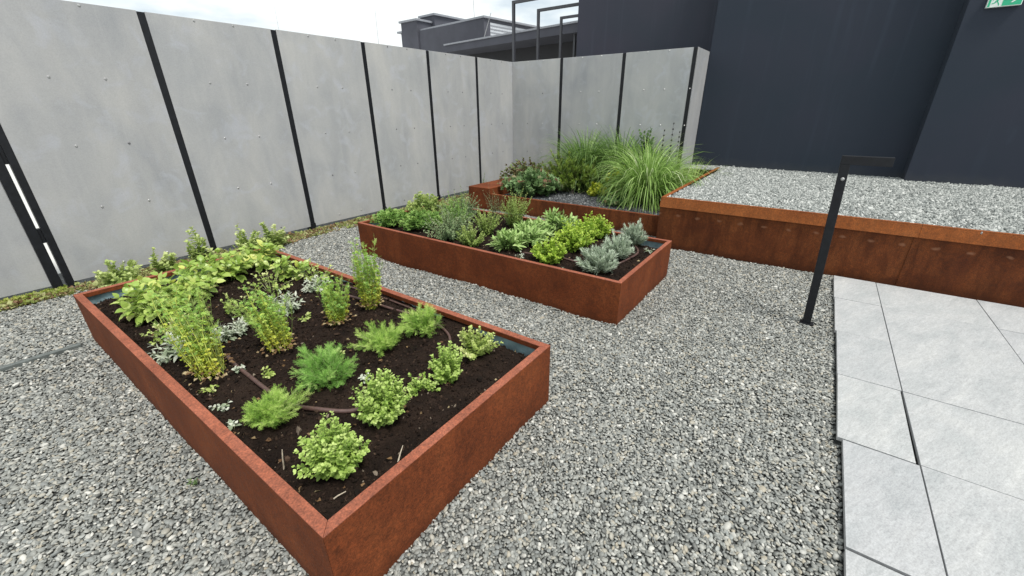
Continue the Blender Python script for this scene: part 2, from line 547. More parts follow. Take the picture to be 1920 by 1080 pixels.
M['l_sav'] = leaf_mat('savory_leaf', [(0, (0.20, 0.30, 0.07)), (0.5, (0.34, 0.45, 0.12)), (1, (0.50, 0.58, 0.20))])
M['l_marj'] = leaf_mat('golden_marjoram_leaf', [(0, (0.18, 0.31, 0.03)), (0.5, (0.35, 0.51, 0.06)), (1, (0.54, 0.66, 0.12))])
M['l_lav'] = leaf_mat('silver_curry_leaf', [(0, (0.28, 0.35, 0.25)), (0.5, (0.44, 0.52, 0.40)), (1, (0.60, 0.67, 0.54))], 0.2, 0.75, 0.15)
M['l_mint'] = leaf_mat('pale_mint_leaf', [(0, (0.28, 0.38, 0.10)), (0.5, (0.46, 0.56, 0.19)), (1, (0.62, 0.68, 0.33))])
M['l_ger'] = leaf_mat('cranesbill_leaf', [(0, (0.08, 0.15, 0.05)), (0.5, (0.16, 0.27, 0.10)), (0.85, (0.27, 0.40, 0.18)), (1, (0.28, 0.15, 0.10))])
M['l_red'] = leaf_mat('bronze_leaf', [(0, (0.07, 0.055, 0.028)), (0.35, (0.16, 0.11, 0.05)), (0.6, (0.15, 0.20, 0.065)), (0.85, (0.20, 0.28, 0.09)), (1, (0.30, 0.20, 0.12))])
M['l_pine'] = leaf_mat('pine_needle', [(0, (0.03, 0.065, 0.015)), (0.6, (0.075, 0.14, 0.025)), (1, (0.26, 0.36, 0.06))], 0.15)
M['l_grass'] = leaf_mat('grass_blade', [(0, (0.10, 0.19, 0.04)), (0.5, (0.25, 0.41, 0.09)), (0.85, (0.46, 0.62, 0.22)), (1, (0.72, 0.78, 0.50))], 0.35)
M['l_grass_dk'] = leaf_mat('dark_grass_blade', [(0, (0.065, 0.13, 0.03)), (0.5, (0.14, 0.25, 0.06)), (1, (0.29, 0.42, 0.13))], 0.3)
M['l_euph'] = leaf_mat('spurge_bract', [(0, (0.26, 0.36, 0.03)), (0.5, (0.44, 0.50, 0.04)), (1, (0.60, 0.60, 0.08))])
M['l_dry'] = leaf_mat('dry_leaf', [(0, (0.10, 0.055, 0.03)), (0.5, (0.20, 0.12, 0.06)), (1, (0.42, 0.34, 0.20))], 0.2, 0.8, 0.1)
M['stem'] = plain('green_stem', (0.20, 0.26, 0.07), 0.6, 0, 0.3, 40)
M['stem_pale'] = plain('pale_stem', (0.36, 0.38, 0.20), 0.6, 0, 0.3, 40)
M['stem_yellow'] = plain('yellow_green_stem', (0.42, 0.46, 0.09), 0.6, 0, 0.3, 40)
M['stem_brown'] = plain('brown_stem', (0.13, 0.075, 0.04), 0.7, 0, 0.3, 40)
M['twig'] = plain('dead_twig', (0.42, 0.36, 0.28), 0.8, 0, 0.3, 60)
M['spike'] = plain('dark_seed', (0.03, 0.028, 0.026), 0.8)

# ------------------------------------------------------------------ scatter (one stuff object, instances on points)
def scatter(name, pts, rot, scl, protos, label=None, parent=None):
    pc = bpy.data.collections.new(name + '_shapes')          # not linked to the scene
    for p in protos: pc.objects.link(p)
    n = len(pts)
    me = bpy.data.meshes.new(name)
    me.vertices.add(n)
    me.vertices.foreach_set('co', np.asarray(pts, np.float32).ravel())
    for an, arr in (('rot', rot), ('scl', scl)):
        a = me.attributes.new(an, 'FLOAT_VECTOR', 'POINT')
        a.data.foreach_set('vector', np.asarray(arr, np.float32).ravel())
    a = me.attributes.new('pick', 'INT', 'POINT')
    a.data.foreach_set('value', rng.integers(0, len(protos), n).astype(np.int32))
    me.update()
    o = link(name, me, None, parent)
    g = bpy.data.node_groups.new(name + '_scatter', 'GeometryNodeTree')
    g.interface.new_socket('Geometry', in_out='INPUT', socket_type='NodeSocketGeometry')
    g.interface.new_socket('Geometry', in_out='OUTPUT', socket_type='NodeSocketGeometry')
    gi, go = g.nodes.new('NodeGroupInput'), g.nodes.new('NodeGroupOutput')
    iop = g.nodes.new('GeometryNodeInstanceOnPoints')
    ci = g.nodes.new('GeometryNodeCollectionInfo')
    ci.inputs['Collection'].default_value = pc
    ci.inputs['Separate Children'].default_value = True
    ci.inputs['Reset Children'].default_value = True
    def attr(nm, ty):
        q = g.nodes.new('GeometryNodeInputNamedAttribute'); q.data_type = ty
        q.inputs['Name'].default_value = nm
        return q.outputs['Attribute']
    e2r = g.nodes.new('FunctionNodeEulerToRotation')
    g.links.new(attr('rot', 'FLOAT_VECTOR'), e2r.inputs[0])
    g.links.new(gi.outputs[0], iop.inputs['Points'])
    g.links.new(ci.outputs[0], iop.inputs['Instance'])
    iop.inputs['Pick Instance'].default_value = True
    g.links.new(attr('pick', 'INT'), iop.inputs['Instance Index'])
    g.links.new(e2r.outputs[0], iop.inputs['Rotation'])
    g.links.new(attr('scl', 'FLOAT_VECTOR'), iop.inputs['Scale'])
    g.links.new(iop.outputs[0], go.inputs[0])
    md = o.modifiers.new('scatter', 'NODES'); md.node_group = g
    tag(o, label, None, None, 'stuff')
    return o


def ico_proto(name, mat, sub, jitter, seed, smooth=True, flat=1.0):
    import bmesh
    bm = bmesh.new()
    bmesh.ops.create_icosphere(bm, subdivisions=sub, radius=0.5)
    r = np.random.default_rng(seed)
    k = r.normal(size=(3, 3)); ph = r.uniform(0, 6.28, 3)
    for v in bm.verts:
        c = np.array(v.co)
        s = 1 + jitter * sum(math.sin(2.4 * float(k[i] @ c) * 2 + ph[i]) for i in range(3)) / 1.6
        if not smooth: s *= 1 + r.uniform(-jitter, jitter)
        v.co = v.co * s
        v.co.z *= flat
    me = bpy.data.meshes.new(name)
    bm.to_mesh(me); bm.free()
    if smooth:
        for p in me.polygons: p.use_smooth = True
    me.materials.append(mat)
    return bpy.data.objects.new(name, me)


def jgrid(x0, x1, y0, y1, s, j=0.5):
    nx, ny = int((x1 - x0) / s), int((y1 - y0) / s)
    X, Y = np.meshgrid(np.arange(nx), np.arange(ny))
    P = np.stack([X.ravel() + 0.5 * (Y.ravel() % 2), Y.ravel()], 1).astype(float)
    P += rng.uniform(-j, j, P.shape)
    return P * s + [x0, y0]


def outside(P, rects):
    k = np.ones(len(P), bool)
    for (a, b, c, d) in rects:
        k &= ~((P[:, 0] > a) & (P[:, 0] < b) & (P[:, 1] > c) & (P[:, 1] < d))
    return P[k]


def vnoise(x, y, seed=0, oct=4, f0=1.0):
    """cheap smooth noise from summed sines"""
    r = np.random.default_rng(seed)
    out = np.zeros_like(x); a = 1.0; f = f0
    for _ in range(oct):
        for _ in range(3):
            th, ph = r.uniform(0, 6.28, 2)
            out += a * np.sin((x * math.cos(th) + y * math.sin(th)) * f + ph) / 3
        a *= 0.55; f *= 2.1
    return out


# ------------------------------------------------------------------ foliage templates (local: x along, y across, z up)
def rows_leaf(rows, fold=0.12, droop=0.25):
    V, T = [(0, 0, 0)], []
    prev = None
    for (t, wv) in rows:
        b = len(V)
        zz = -droop * t * t
        V += [(t, wv, zz + fold * wv), (t, 0, zz), (t, -wv, zz + fold * wv)]
        if prev is None: T += [(0, b + 1, b), (0, b + 2, b + 1)]
        else:
            p = prev
            T += [(p, p + 1, b + 1), (p, b + 1, b), (p + 1, p + 2, b + 2), (p + 1, b + 2, b + 1)]
        prev = b
    b = len(V); V.append((1, 0, -droop))
    T += [(prev, prev + 1, b), (prev + 1, prev + 2, b)]
    return np.array(V, float), np.array(T, int)


def thread_tpl(segs, wd):
    V, T = [], []
    for (a, b, w0) in segs:
        a, b = np.array(a, float), np.array(b, float)
        d = b - a; s = np.cross(d, (0.2, 0.3, 1)); s /= np.linalg.norm(s) + 1e-9
        n = len(V)
        V += [tuple(a + s * wd * w0), tuple(a - s * wd * w0), tuple(b)]
        T.append((n, n + 1, n + 2))
    return np.array(V, float), np.array(T, int)


def frond(seed, n=6, wd=0.022):
    r = np.random.default_rng(seed)
    segs = [((0, 0, 0), (0.5, 0, 0.03), 0.8), ((0.5, 0, 0.03), (1, 0, -0.05), 0.7)]
    for i in range(n):
        t = 0.18 + 0.78 * i / n
        for s in (-1, 1):
            l = 0.42 * (1 - 0.55 * t) * r.uniform(.7, 1.2)
            e = (t + l * .75, s * l * .8, r.uniform(-.12, .16))
            segs.append(((t, 0, 0.02), e, 0.8))
            m = tuple((np.array((t, 0, 0.02)) + np.array(e)) / 2)
            segs.append((m, (m[0] + l * .42, m[1] + s * l * .05 + r.uniform(-.05, .05), m[2] + r.uniform(-.1, .14)), 0.7))
    return thread_tpl(segs, wd)


def lobed(k=5, depth=0.45, cup=0.15):
    V, T = [(0, 0, 0), (0.42, 0, -0.03)], []
    nn = k * 2 + 1
    for i in range(nn):
        a = math.radians(-150 + 300 * i / (nn - 1))
        rr = 0.58 if i % 2 else 0.58 * (1 - depth)
        V.append((0.42 + rr * math.cos(a), rr * math.sin(a), cup * (rr - 0.2)))
    for i in range(nn - 1): T.append((1, 2 + i, 3 + i))
    T += [(0, 1, 2), (0, 2 + nn - 1, 1)]
    return np.array(V, float), np.array(T, int)


def cluster(tpl, n, seed, spread=1.0, size=0.6):
    """several leaflets on one petiole"""
    r = np.random.default_rng(seed)
    Vs, Ts, o = [], [], 0
    V0, T0 = tpl
    for i in range(n):
        a = (i / max(1, n - 1) - .5) * 2 * spread
        ca, sa = math.cos(a), math.sin(a)
        q = V0 * size * r.uniform(.8, 1.15)
        q = np.column_stack([q[:, 0] * ca - q[:, 1] * sa + 0.4, q[:, 0] * sa + q[:, 1] * ca, q[:, 2] + r.uniform(-.15, .15) * q[:, 0]])
        Vs.append(q); Ts.append(T0 + o); o += len(q)
    q = np.array([(0, .02, 0), (0, -.02, 0), (.42, 0, .02)]); Vs.append(q); Ts.append(np.array([[o, o + 1, o + 2]]))
    return np.concatenate(Vs), np.concatenate(Ts)


T_ = {
    'ovate': rows_leaf([(0.22, 0.36), (0.5, 0.46), (0.8, 0.26)], 0.25, 0.22),
    'ovate_s': rows_leaf([(0.30, 0.36), (0.68, 0.34)], 0.3, 0.2),
    'small': rows_leaf([(0.45, 0.40)], 0.3, 0.2),
    'lance': rows_leaf([(0.2, 0.13), (0.5, 0.17), (0.8, 0.10)], 0.3, 0.28),
    'needle': rows_leaf([(0.5, 0.06)], 0.2, 0.08),
    'needle_w': rows_leaf([(0.4, 0.10), (0.75, 0.085)], 0.2, 0.15),
    'lobed': lobed(5),
    'lobed_s': lobed(3, 0.5),
    'frond': frond(1), 'frond_b': frond(2, 6),
}
T_['parsley'] = cluster(lobed(3, 0.5), 3, 4, 0.95, 0.62)
T_['whorl'] = cluster(rows_leaf([(0.45, 0.36)], 0.3, 0.1), 5, 5, 1.5, 0.7)


def nrm(a): return a / (np.linalg.norm(a, axis=-1, keepdims=True) + 1e-9)


def place(tpl, B, D, Up, L, Wd=None):
    V0, T0 = tpl
    D = nrm(D); S = nrm(np.cross(Up, D)); Nn = np.cross(D, S)
    Wd = L if Wd is None else Wd
    V = (B[:, None] + D[:, None] * (V0[None, :, 0, None] * L[:, None, None]) + S[:, None] * (V0[None, :, 1, None] * Wd[:, None, None])
         + Nn[:, None] * (V0[None, :, 2, None] * L[:, None, None]))
    n, m = len(B), len(V0)
    T = (T0[None] + (np.arange(n) * m)[:, None, None]).reshape(-1, 3)
    return V.reshape(-1, 3), T, m


# ------------------------------------------------------------------ ground
def sheet(name, x0, x1, y0, y1, z, mat, nx=2, ny=2, fn=None):
    X, Y = np.meshgrid(np.linspace(x0, x1, nx), np.linspace(y0, y1, ny), indexing='ij')
    Z = np.full_like(X, z) + (fn(X, Y) if fn else 0)
    V = np.stack([X, Y, Z], -1).reshape(-1, 3)
    i = np.arange((nx - 1) * ny).reshape(nx - 1, ny)[:, :-1].ravel()
    T = np.concatenate([np.stack([i, i + ny, i + ny + 1], 1), np.stack([i, i + ny + 1, i + 1], 1)])
    return link(name, tri_mesh(name, V, T, smooth=fn is not None), mat)


g = sheet('ground', -300, 300, -300, 300, -0.055, M['roof'])
tag(g, 'pale roof surface beyond the fence', 'ground', kind='structure')
def undul(X, Y):
    h = 0.010 * vnoise(X, Y, 3, 3, 2.2) + 0.004 * vnoise(X, Y, 4, 2, 11)
    for (a, b, c, d) in ((AX0, AX1, AY0, AY1), (BX0, BX1, BY0, BY1)):      # stones piled a little against the planters
        q = np.hypot(np.maximum(np.maximum(a - X, X - b), 0), np.maximum(np.maximum(c - Y, Y - d), 0))
        h = h + (0.010 + 0.010 * vnoise(X, Y, 6, 2, 5)) * np.exp(-q / 0.05)
    return h * np.clip((Y + 0.36) / 0.25, 0.15, 1)
g = sheet('gravel_bed', -3.2, 4.52, -0.62, 5.7, -0.014, M['gravel_base'], 90, 70, undul)
tag(g, 'grey gravel bed of the roof garden', 'gravel', kind='structure')
g2 = sheet('gravel_bed', 4.52, 7.15, 1.30, 5.7, -0.014, M['gravel_base'], 30, 40, undul)
tag(g2, 'gravel between the fence and the back planting bed', 'gravel', kind='structure')

peb = [ico_proto('pebble_shape', M['pebble'], 2, 0.09, i) for i in range(10)]
near = jgrid(-0.9, 3.2, -0.42, 3.2, 0.0106, 0.48)
d = np.hypot(near[:, 0], near[:, 1])
near = near[(d > 0.45) & (d < 3.1)]
far = jgrid(-0.9, 4.5, -0.42, 4.92, 0.0128, 0.48)
far = far[np.hypot(far[:, 0], far[:, 1]) >= 3.1]
P2 = np.concatenate([near, far])
P2 = outside(P2, [(AX0 + .01, AX1 - .01, AY0 + .01, AY1 - .01), (BX0 + .01, BX1 - .01, BY0 + .01, BY1 - .01)])
P2 = P2[~((P2[:, 1] < np.where(P2[:, 0] < 2.0, -0.374, -0.354)) & (P2[:, 0] < 4.45)) & (P2[:, 0] < TX - 0.005)]
gp3 = jgrid(4.51, 4.85, 1.30, 4.9, 0.0135, 0.48)
P2 = np.concatenate([P2, gp3])
P2 = P2[~((np.abs(P2[:, 1] - (3.655 - 0.045 * P2[:, 0])) < 0.024) & (P2[:, 0] < 0.25))]
n = len(P2)
s = np.exp(rng.normal(0, 0.26, n)) * np.where(np.hypot(P2[:, 0], P2[:, 1]) < 3.1, 0.0126, 0.0140)
z = undul(P2[:, 0], P2[:, 1]) - 0.012 + rng.uniform(0.0, 0.010, n)
scl = np.stack([s * rng.uniform(1.0, 1.5, n), s * rng.uniform(0.75, 1.05, n), s * rng.uniform(0.42, 0.68, n)], 1)
rot = np.stack([rng.normal(0, 0.40, n), rng.normal(0, 0.40, n), rng.uniform(0, 6.28, n)], 1)
scatter('gravel', np.column_stack([P2, z]), rot, scl, peb, 'loose grey river pebbles covering the roof between the planters')

# ------------------------------------------------------------------ paving slabs (pieces of the paving)
pav = tag(sheet('paving', -2.5, 4.40, -4.6, -0.372, -0.030, M['gravel_base']), 'pale grey porcelain paving along the gravel', 'paving', kind='structure')
Y0c, Y1c = -0.355, -0.634
ys = [-0.6345, -1.234, -1.834, -2.434, -3.034, -3.634, -4.234]
xs_edge = [4.392, 3.838, 3.205, 2.610, 2.016, 1.408, 0.805, 0.202, -0.40, -1.0, -1.6]
edge_shift = [0.010, 0.006, -0.002, -0.004, -0.018, -0.015, -0.018, -0.02, -0.02, -0.02]
G = 0.0022


def slab(x0, x1, y0, y1, rz=0.0, dz=0.0):
    cx, cy = (x0 + x1) / 2, (y0 + y1) / 2
    hx, hy = (x1 - x0) / 2 - G, (y1 - y0) / 2 - G
    o = MB().box(-hx, hx, -hy, hy, -0.02, 0).build('paving_slab', M['tile'], pav, 0.0012, loc=(cx, cy, 0.03 + dz))
    o.rotation_euler = (0, 0, rz)
    return o


for i in range(len(xs_edge) - 1):
    x1, x0 = xs_edge[i], xs_edge[i + 1]
    r = 0.0; y1 = Y1c
    dx = 0.0
    if i == 3: r, y1 = -0.009, Y1c + 0.008
    if i == 4: dx = -0.003
    if i == 5: r, dx = -0.004, -0.009
    slab(x0, x1 + dx, y1, Y0c + edge_shift[i] + (0.003 if i == 3 else 0), r, rng.uniform(-0.001, 0.001))
for c in range(len(ys) - 1):
    ya, yb = ys[c + 1], ys[c]
    rows = [(3.838, 4.392), (2.610, 3.838), (2.016, 2.610), (0.805, 2.016), (-0.40, 0.805), (-1.6, -0.40)]
    if c % 2: rows = [(3.838, 4.392), (3.205, 3.838), (2.016, 3.205), (0.805, 2.016), (-0.40, 0.805), (-1.6, -0.40)]
    if c == 0: rows = [(3.838, 4.392), (2.610, 3.838), (2.016, 2.610), (1.408, 2.016), (0.202, 1.408), (-1.0, 0.202)]
    for x0, x1 in rows:
        slab(x0, x1 - (0.006 if abs(x1 - 1.408) < .01 else 0), ya, yb, 0, rng.uniform(-0.0008, 0.0008))


# ------------------------------------------------------------------ fence
def screw_mesh():
    import bmesh
    bm = bmesh.new()
    bmesh.ops.create_cone(bm, cap_ends=True, segments=10, radius1=0.0105, radius2=0.006, depth=0.005)
    me = bpy.data.meshes.new('screw'); bm.to_mesh(me); bm.free()
    return me


SCREW = screw_mesh(); SCREW.materials.append(M['steel'])
SCREW_D = screw_mesh(); SCREW_D.materials.append(M['screw_dark'])


def panel(par, u0, u1, axis, off, dark=False):
    """panel from u0 to u1 along axis; visible face at off"""
    zb, zt = 0.035, FH + rng.uniform(-0.002, 0.002)
    mb = MB()
    if axis == 'x': mb.box(u0, u1, off, off + 0.012, zb, zt)
    elif axis == 'y': mb.box(off, off + 0.012, u0, u1, zb, zt)
    o = mb.build('panel', M['panel'], par, 0.0015)
    wdt = u1 - u0
    for z in (0.11, 0.628, 1.142, 1.66, 2.186):
        for fr in (0.34, 0.66):
            u = u0 + fr * wdt + rng.uniform(-0.004, 0.004)
            s = link('screw', SCREW if (z > 2 or rng.random() < 0.85) and not dark else SCREW_D, None, o)
            if axis == 'x':
                s.location = (u, off - 0.0024, z); s.rotation_euler = (math.pi / 2, 0, 0)
            else:
                s.location = (off - 0.0024, u, z); s.rotation_euler = (0, -math.pi / 2, 0)
    return o


fl = tag(empty('fence', (4, FY, 0)), 'long grey fibre cement panel fence on black posts, left of the planters', 'fence')
FM = Matrix.Translation((4, FY, 0)).inverted()
def adopt(root):
    for c in root.children:
        c.matrix_parent_inverse = Matrix.Translation(root.location).inverted()

PX = [0.445, 1.574, 2.715, 3.846, 4.976, 6.103]
for i, x in enumerate(PX):
    MB().box(x - (0.045 if i else 0.019), x + 0.045, FY + 0.0145, FY + 0.08, -0.02, FH - 0.004).build('post', M['black'], fl, 0.002)
    MB().box(x - (0.028 if i else 0.019), x + 0.028, FY - 0.002, FY + 0.0142, -0.02, FH - 0.006).build('cover_strip', M['black'], fl, 0.001)
    if i >= 2:
        MB().box(x - 0.034, x + 0.030, FY - 0.016, FY - 0.0022, -0.02, 0.075).build('post_foot', M['black'], fl, 0.001)
PX2 = PX + [FX + 0.002 - 0.0]
for i in range(len(PX)):
    a = PX[i] + 0.029; b = (PX[i + 1] - 0.029) if i < len(PX) - 1 else FX + 0.012
    panel(fl, a, b, 'x', FY, i > 2)
# far left: second post with a slit and the panels beyond it
MB().box(0.338, 0.402, FY + 0.002, FY + 0.075, -0.02, FH - 0.004).build('post', M['black'], fl, 0.002)
MB().box(0.403, 0.424, FY + 0.018, FY + 0.06, 1.035, FH - 0.006).build('bracket', M['black'], fl, 0.001)
MB().box(0.403, 0.424, FY + 0.018, FY + 0.06, 0.40, 0.52).build('bracket', M['black'], fl, 0.001)
panel(fl, -0.76, 0.335, 'x', FY + 0.012)
panel(fl, -1.90, -0.82, 'x', FY + 0.012)
MB().box(-0.83, -0.75, FY + 0.026, FY + 0.09, -0.02, FH - 0.004).build('post', M['black'], fl, 0.002)
adopt(fl)

fb = tag(empty('fence', (FX, 3.4, 0)), 'short grey fibre cement panel fence behind the ornamental grasses', 'fence')
PY = [4.035, 2.895, 1.815]
for y in PY:
    MB().box(FX + 0.0145, FX + 0.08, y - 0.045 if y > 1.9 else y - 0.02, y + 0.045, -0.02, FH - 0.004).build('post', M['black'], fb, 0.002)
    MB().box(FX - 0.002, FX + 0.0142, y - 0.026, y + 0.026, -0.02, FH - 0.006).build('cover_strip', M['black'], fb, 0.001)
for a, b in ((4.063, FY - 0.002), (2.923, 4.007), (1.843, 2.867)):
    panel(fb, a, b, 'y', FX)
o = MB().box(FX + 0.016, WX - 0.003, 1.780, 1.792, 0.055, FH).build('return_panel', M['panel'], fb, 0.0015)
for z in (0.628, 1.142, 1.66):
    s = link('screw', SCREW, None, fb); s.location = (FX - 0.0042, 1.815, z); s.rotation_euler = (0, -math.pi / 2, 0)
adopt(fb)


# ------------------------------------------------------------------ corten planters
def planter(name, label, x0, x1, y0, y1, H, rimw=0.038, mats=('corten', 'corten_rim')):
    root = tag(empty(name, ((x0 + x1) / 2, (y0 + y1) / 2, 0)), label, 'planter')
    cor = [(x0, y0), (x1, y0), (x1, y1), (x0, y1)]
    t = 0.005; e = 0.0006
    for i in range(4):
        a, b = Vector((*cor[i], 0)), Vector((*cor[(i + 1) % 4], 0))
        dd = (b - a).normalized(); nn = Vector((-dd.y, dd.x, 0))     # inward
        def P(end, depth, z):
            q = (a + dd * (depth + e)) if end == 0 else (b - dd * (depth + e))
            q = q + nn * depth
            return (q.x, q.y, z)
        mb = MB()
        mb.hexa([P(0, 0, -0.03), P(1, 0, -0.03), P(1, t, -0.03), P(0, t, -0.03), P(0, 0, H - t), P(1, 0, H - t), P(1, t, H - t), P(0, t, H - t)])
        o = mb.build('side_wall', M[mats[0]], root)
        mb = MB()
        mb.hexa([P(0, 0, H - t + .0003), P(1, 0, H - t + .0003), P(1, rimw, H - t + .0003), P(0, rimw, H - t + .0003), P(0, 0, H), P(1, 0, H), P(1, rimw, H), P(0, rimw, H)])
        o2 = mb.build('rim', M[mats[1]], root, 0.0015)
        mb = MB()
        mb.hexa([P(0, rimw - t, H - 0.028), P(1, rimw - t, H - 0.028), P(1, rimw, H - 0.028), P(0, rimw, H - 0.028), P(0, rimw - t, H - t), P(1, rimw - t, H - t), P(1, rimw, H - t), P(0, rimw, H - t)])
        mb.build('lip', M[mats[0]], root)
        mb = MB()
        q = t + 0.012
        mb.hexa([P(0, q, H - 0.16), P(1, q, H - 0.16), P(1, q + .004, H - 0.16), P(0, q + .004, H - 0.16), P(0, q, H - 0.012), P(1, q, H - 0.012), P(1, q + .004, H - 0.012), P(0, q + .004, H - 0.012)])
        mb.build('liner', M['liner'], root)
    adopt(root)
    return root


def soil(label, x0, x1, y0, y1, z, seed, crumbs=9000):
    def dip(X, Y):
        a = np.exp(-np.hypot((X - x0 - 0.25) / 0.55, (Y - y1) / 0.12) ** 2) + np.exp(-np.hypot((X - x1) / 0.12, (Y - y0 - 0.16) / 0.30) ** 2)
        return np.clip(a + 0.25 * vnoise(X, Y, seed + 3, 2, 9), 0, 1.1)
    def fn(X, Y):
        e = np.minimum(np.minimum(X - x0, x1 - X), np.minimum(Y - y0, y1 - Y))
        return 0.012 * vnoise(X, Y, seed, 5, 6.0) + 0.005 * vnoise(X, Y, seed + 1, 3, 70) + (0.022 - 0.075 * dip(X, Y)) * np.exp(-e / 0.035) + 0.006 * vnoise(X, Y, seed + 9, 2, 28)
    o = sheet('soil', x0, x1, y0, y1, z, M['soil'], 110, 240, fn)
    tag(o, label, 'soil', kind='stuff')
    pr = [ico_proto('crumb_shape', M['crumb'], 1, 0.25, 40 + i, False) for i in range(5)]
    P = np.column_stack([rng.uniform(x0 + .01, x1 - .01, crumbs), rng.uniform(y0 + .01, y1 - .01, crumbs)])
    n = len(P)
    s = np.exp(rng.normal(0, 0.45, n)) * 0.0065
    c = scatter('soil_crumbs', np.column_stack([P, z + fn(P[:, 0], P[:, 1]) + s * 0.2]), rng.uniform(0, 6.28, (n, 3)),
                np.stack([s * rng.uniform(.8, 1.7, n), s, s * .8], 1), pr, parent=o)
    m = 230
    P = np.column_stack([rng.uniform(x0 + .03, x1 - .03, m), rng.uniform(y0 + .03, y1 - .03, m)])
    ls = rng.uniform(.010, .026, m)
    V, T, k = place(T_['small'], np.column_stack([P, z + fn(P[:, 0], P[:, 1]) + .004]), rng.normal(size=(m, 3)) * [1, 1, .15], np.tile([0, 0, 1.0], (m, 1)) + .5 * rng.normal(size=(m, 3)), ls)
    q = link('leaf_litter', tri_mesh('leaf_litter', V, T, np.repeat(rng.uniform(0, 1, m), k)), M['l_dry'], o); q['kind'] = 'stuff'
    return lambda x, y: z + float(fn(np.array([x]), np.array([y]))[0])


planter('planter', 'front rusty corten steel planter with feathery herbs and lemon balm', AX0, AX1, AY0, AY1, AH)
planter('planter', 'middle rusty corten steel planter with sage and silver grey herbs', BX0, BX1, BY0, BY1, BH, 0.032)
SZ1, SZ2 = 0.288, 0.282
soilA = soil('dark crumbly soil filling the front planter', AX0 + .022, AX1 - .022, AY0 + .022, AY1 - .022, SZ1, 5, 16000)
soilB = soil('dark crumbly soil filling the middle planter', BX0 + .022, BX1 - .022, BY0 + .022, BY1 - .022, SZ2, 15, 9000)

# back low planting bed
LX, LZ = 4.838, 0.238
lp = tag(empty('planting_bed', (LX, 2.6, 0)), 'low corten steel planting bed at the back with grasses and shrubs', 'planting bed')
MB().box(LX, LX + 0.008, 1.2765, 3.868, -0.02, LZ).build('front_wall', M['corten_dark'], lp, 0.001)
MB().box(LX + 0.0085, LX + 0.045, 1.2765, 3.868, LZ - 0.006, LZ + 0.001).build('rim', M['corten'], lp, 0.001)
MB().box(LX - 0.003, 7.12, 3.875, 4.285, -0.02, 0.316).build('bench_block', M['corten'], lp, 0.004)
adopt(lp)
def lfn(X, Y): return 0.02 * vnoise(X, Y, 31, 3, 2.5) + 0.006 * vnoise(X, Y, 33, 2, 18)
o = sheet('slate_mulch', LX + .009, 7.155, 1.2765, 3.874, 0.175, M['lava_base'], 60, 60, lfn)
tag(o, 'dark slate chippings covering the low back planting bed', 'mulch', kind='stuff')
P = jgrid(LX + .05, 7.1, 1.30, 3.86, 0.019, 0.5); n = len(P)
s = np.exp(rng.normal(0, 0.3, n)) * 0.020
scatter('slate_chips', np.column_stack([P, 0.178 + lfn(P[:, 0], P[:, 1])]), rng.uniform(0, 6.28, (n, 3)),
        np.stack([s * 1.2, s * .8, s * .5], 1), [ico_proto('chip_shape', M['lava'], 1, 0.3, 70 + i, False) for i in range(5)],
        parent=o)

# raised gravel bed (terrace)
tr_ = tag(empty('raised_bed', (TX, -0.5, 0)), 'raised corten steel bed filled with pale crushed stone by the dark wall', 'raised bed')
seams = [TY, -0.80, -2.60, -4.40]
for i in range(3):
    MB().box(TX, TX + 0.008, seams[i + 1] + 0.0015, seams[i] - 0.0015, -0.02, 0.452).build('front_plate', M['corten_dark'], tr_, 0.001)
    y0, y1 = seams[i + 1] + 0.001, seams[i] - 0.001
    # folded top band leaning out at its foot
    MB().hexa([(TX - 0.020, y0, 0.424), (TX - 0.012, y0, 0.424), (TX - 0.012, y1, 0.424), (TX - 0.020, y1, 0.424),
               (TX - 0.002, y0, TH - 0.0035), (TX + 0.006, y0, TH - 0.0035), (TX + 0.006, y1, TH - 0.0035), (TX - 0.002, y1, TH - 0.0035)]).build('top_band', M['corten_orange'], tr_, 0.001)
    MB().box(TX - 0.002, TX + 0.034, y0, y1, TH - 0.003, TH + 0.002).build('rim', M['corten_orange'], tr_, 0.001)
    if i < 2:
        MB().box(TX - 0.006, TX - 0.0005, seams[i + 1] - 0.02, seams[i + 1] + 0.02, -0.02, 0.42).build('joint_strip', M['corten_dark'], tr_, 0.001)
MB().box(TX + 0.0085, 7.36, TY - 0.010, TY - 0.002, -0.02, TH - 0.0035).build('side_plate', M['corten'], tr_, 0.001)
MB().box(TX + 0.036, 7.36, TY - 0.045, TY - 0.001, TH - 0.003, TH + 0.002).build('rim', M['corten_orange'], tr_, 0.001)
adopt(tr_)
def tz(X, Y): return 0.508 - 0.035 * np.clip((X - TX) / 3.4, 0, 1) + 0.006 * vnoise(X, Y, 50, 3, 2.2)
o = sheet('crushed_stone_bed', TX + .009, WX - 0.001, -4.4, TY - 0.011, 0.0, M['chip_base'], 60, 90, tz)
tag(o, 'bed of crushed stone under the dark building wall', 'gravel', kind='structure')
o = sheet('crushed_stone_bed', 7.362, WX - 0.001, TY - 0.011, 1.779, 0.0, M['chip_base'], 12, 12, tz)
tag(o, 'strip of crushed stone beside the end of the short fence', 'gravel', kind='structure')
P = jgrid(TX + 0.015, WX - .01, -3.2, TY - 0.02, 0.0172, 0.5)
P = np.concatenate([P, jgrid(7.37, WX - .01, TY - 0.02, 1.77, 0.0172, 0.5)])
P = outside(P, [(7.58, 8.5, -9, -0.98)])
n = len(P)
s = np.exp(rng.normal(0, 0.3, n)) * 0.0195
scatter('crushed_stone', np.column_stack([P, tz(P[:, 0], P[:, 1]) + rng.uniform(0.0, 0.007, n)]), rng.uniform(0, 6.28, (n, 3)),
        np.stack([s * rng.uniform(1, 1.3, n), s * .85, s * .7], 1), [ico_proto('chip_shape', M['chip'], 1, 0.28, 90 + i, False) for i in range(8)],
        'pale grey crushed stone filling the raised corten bed')

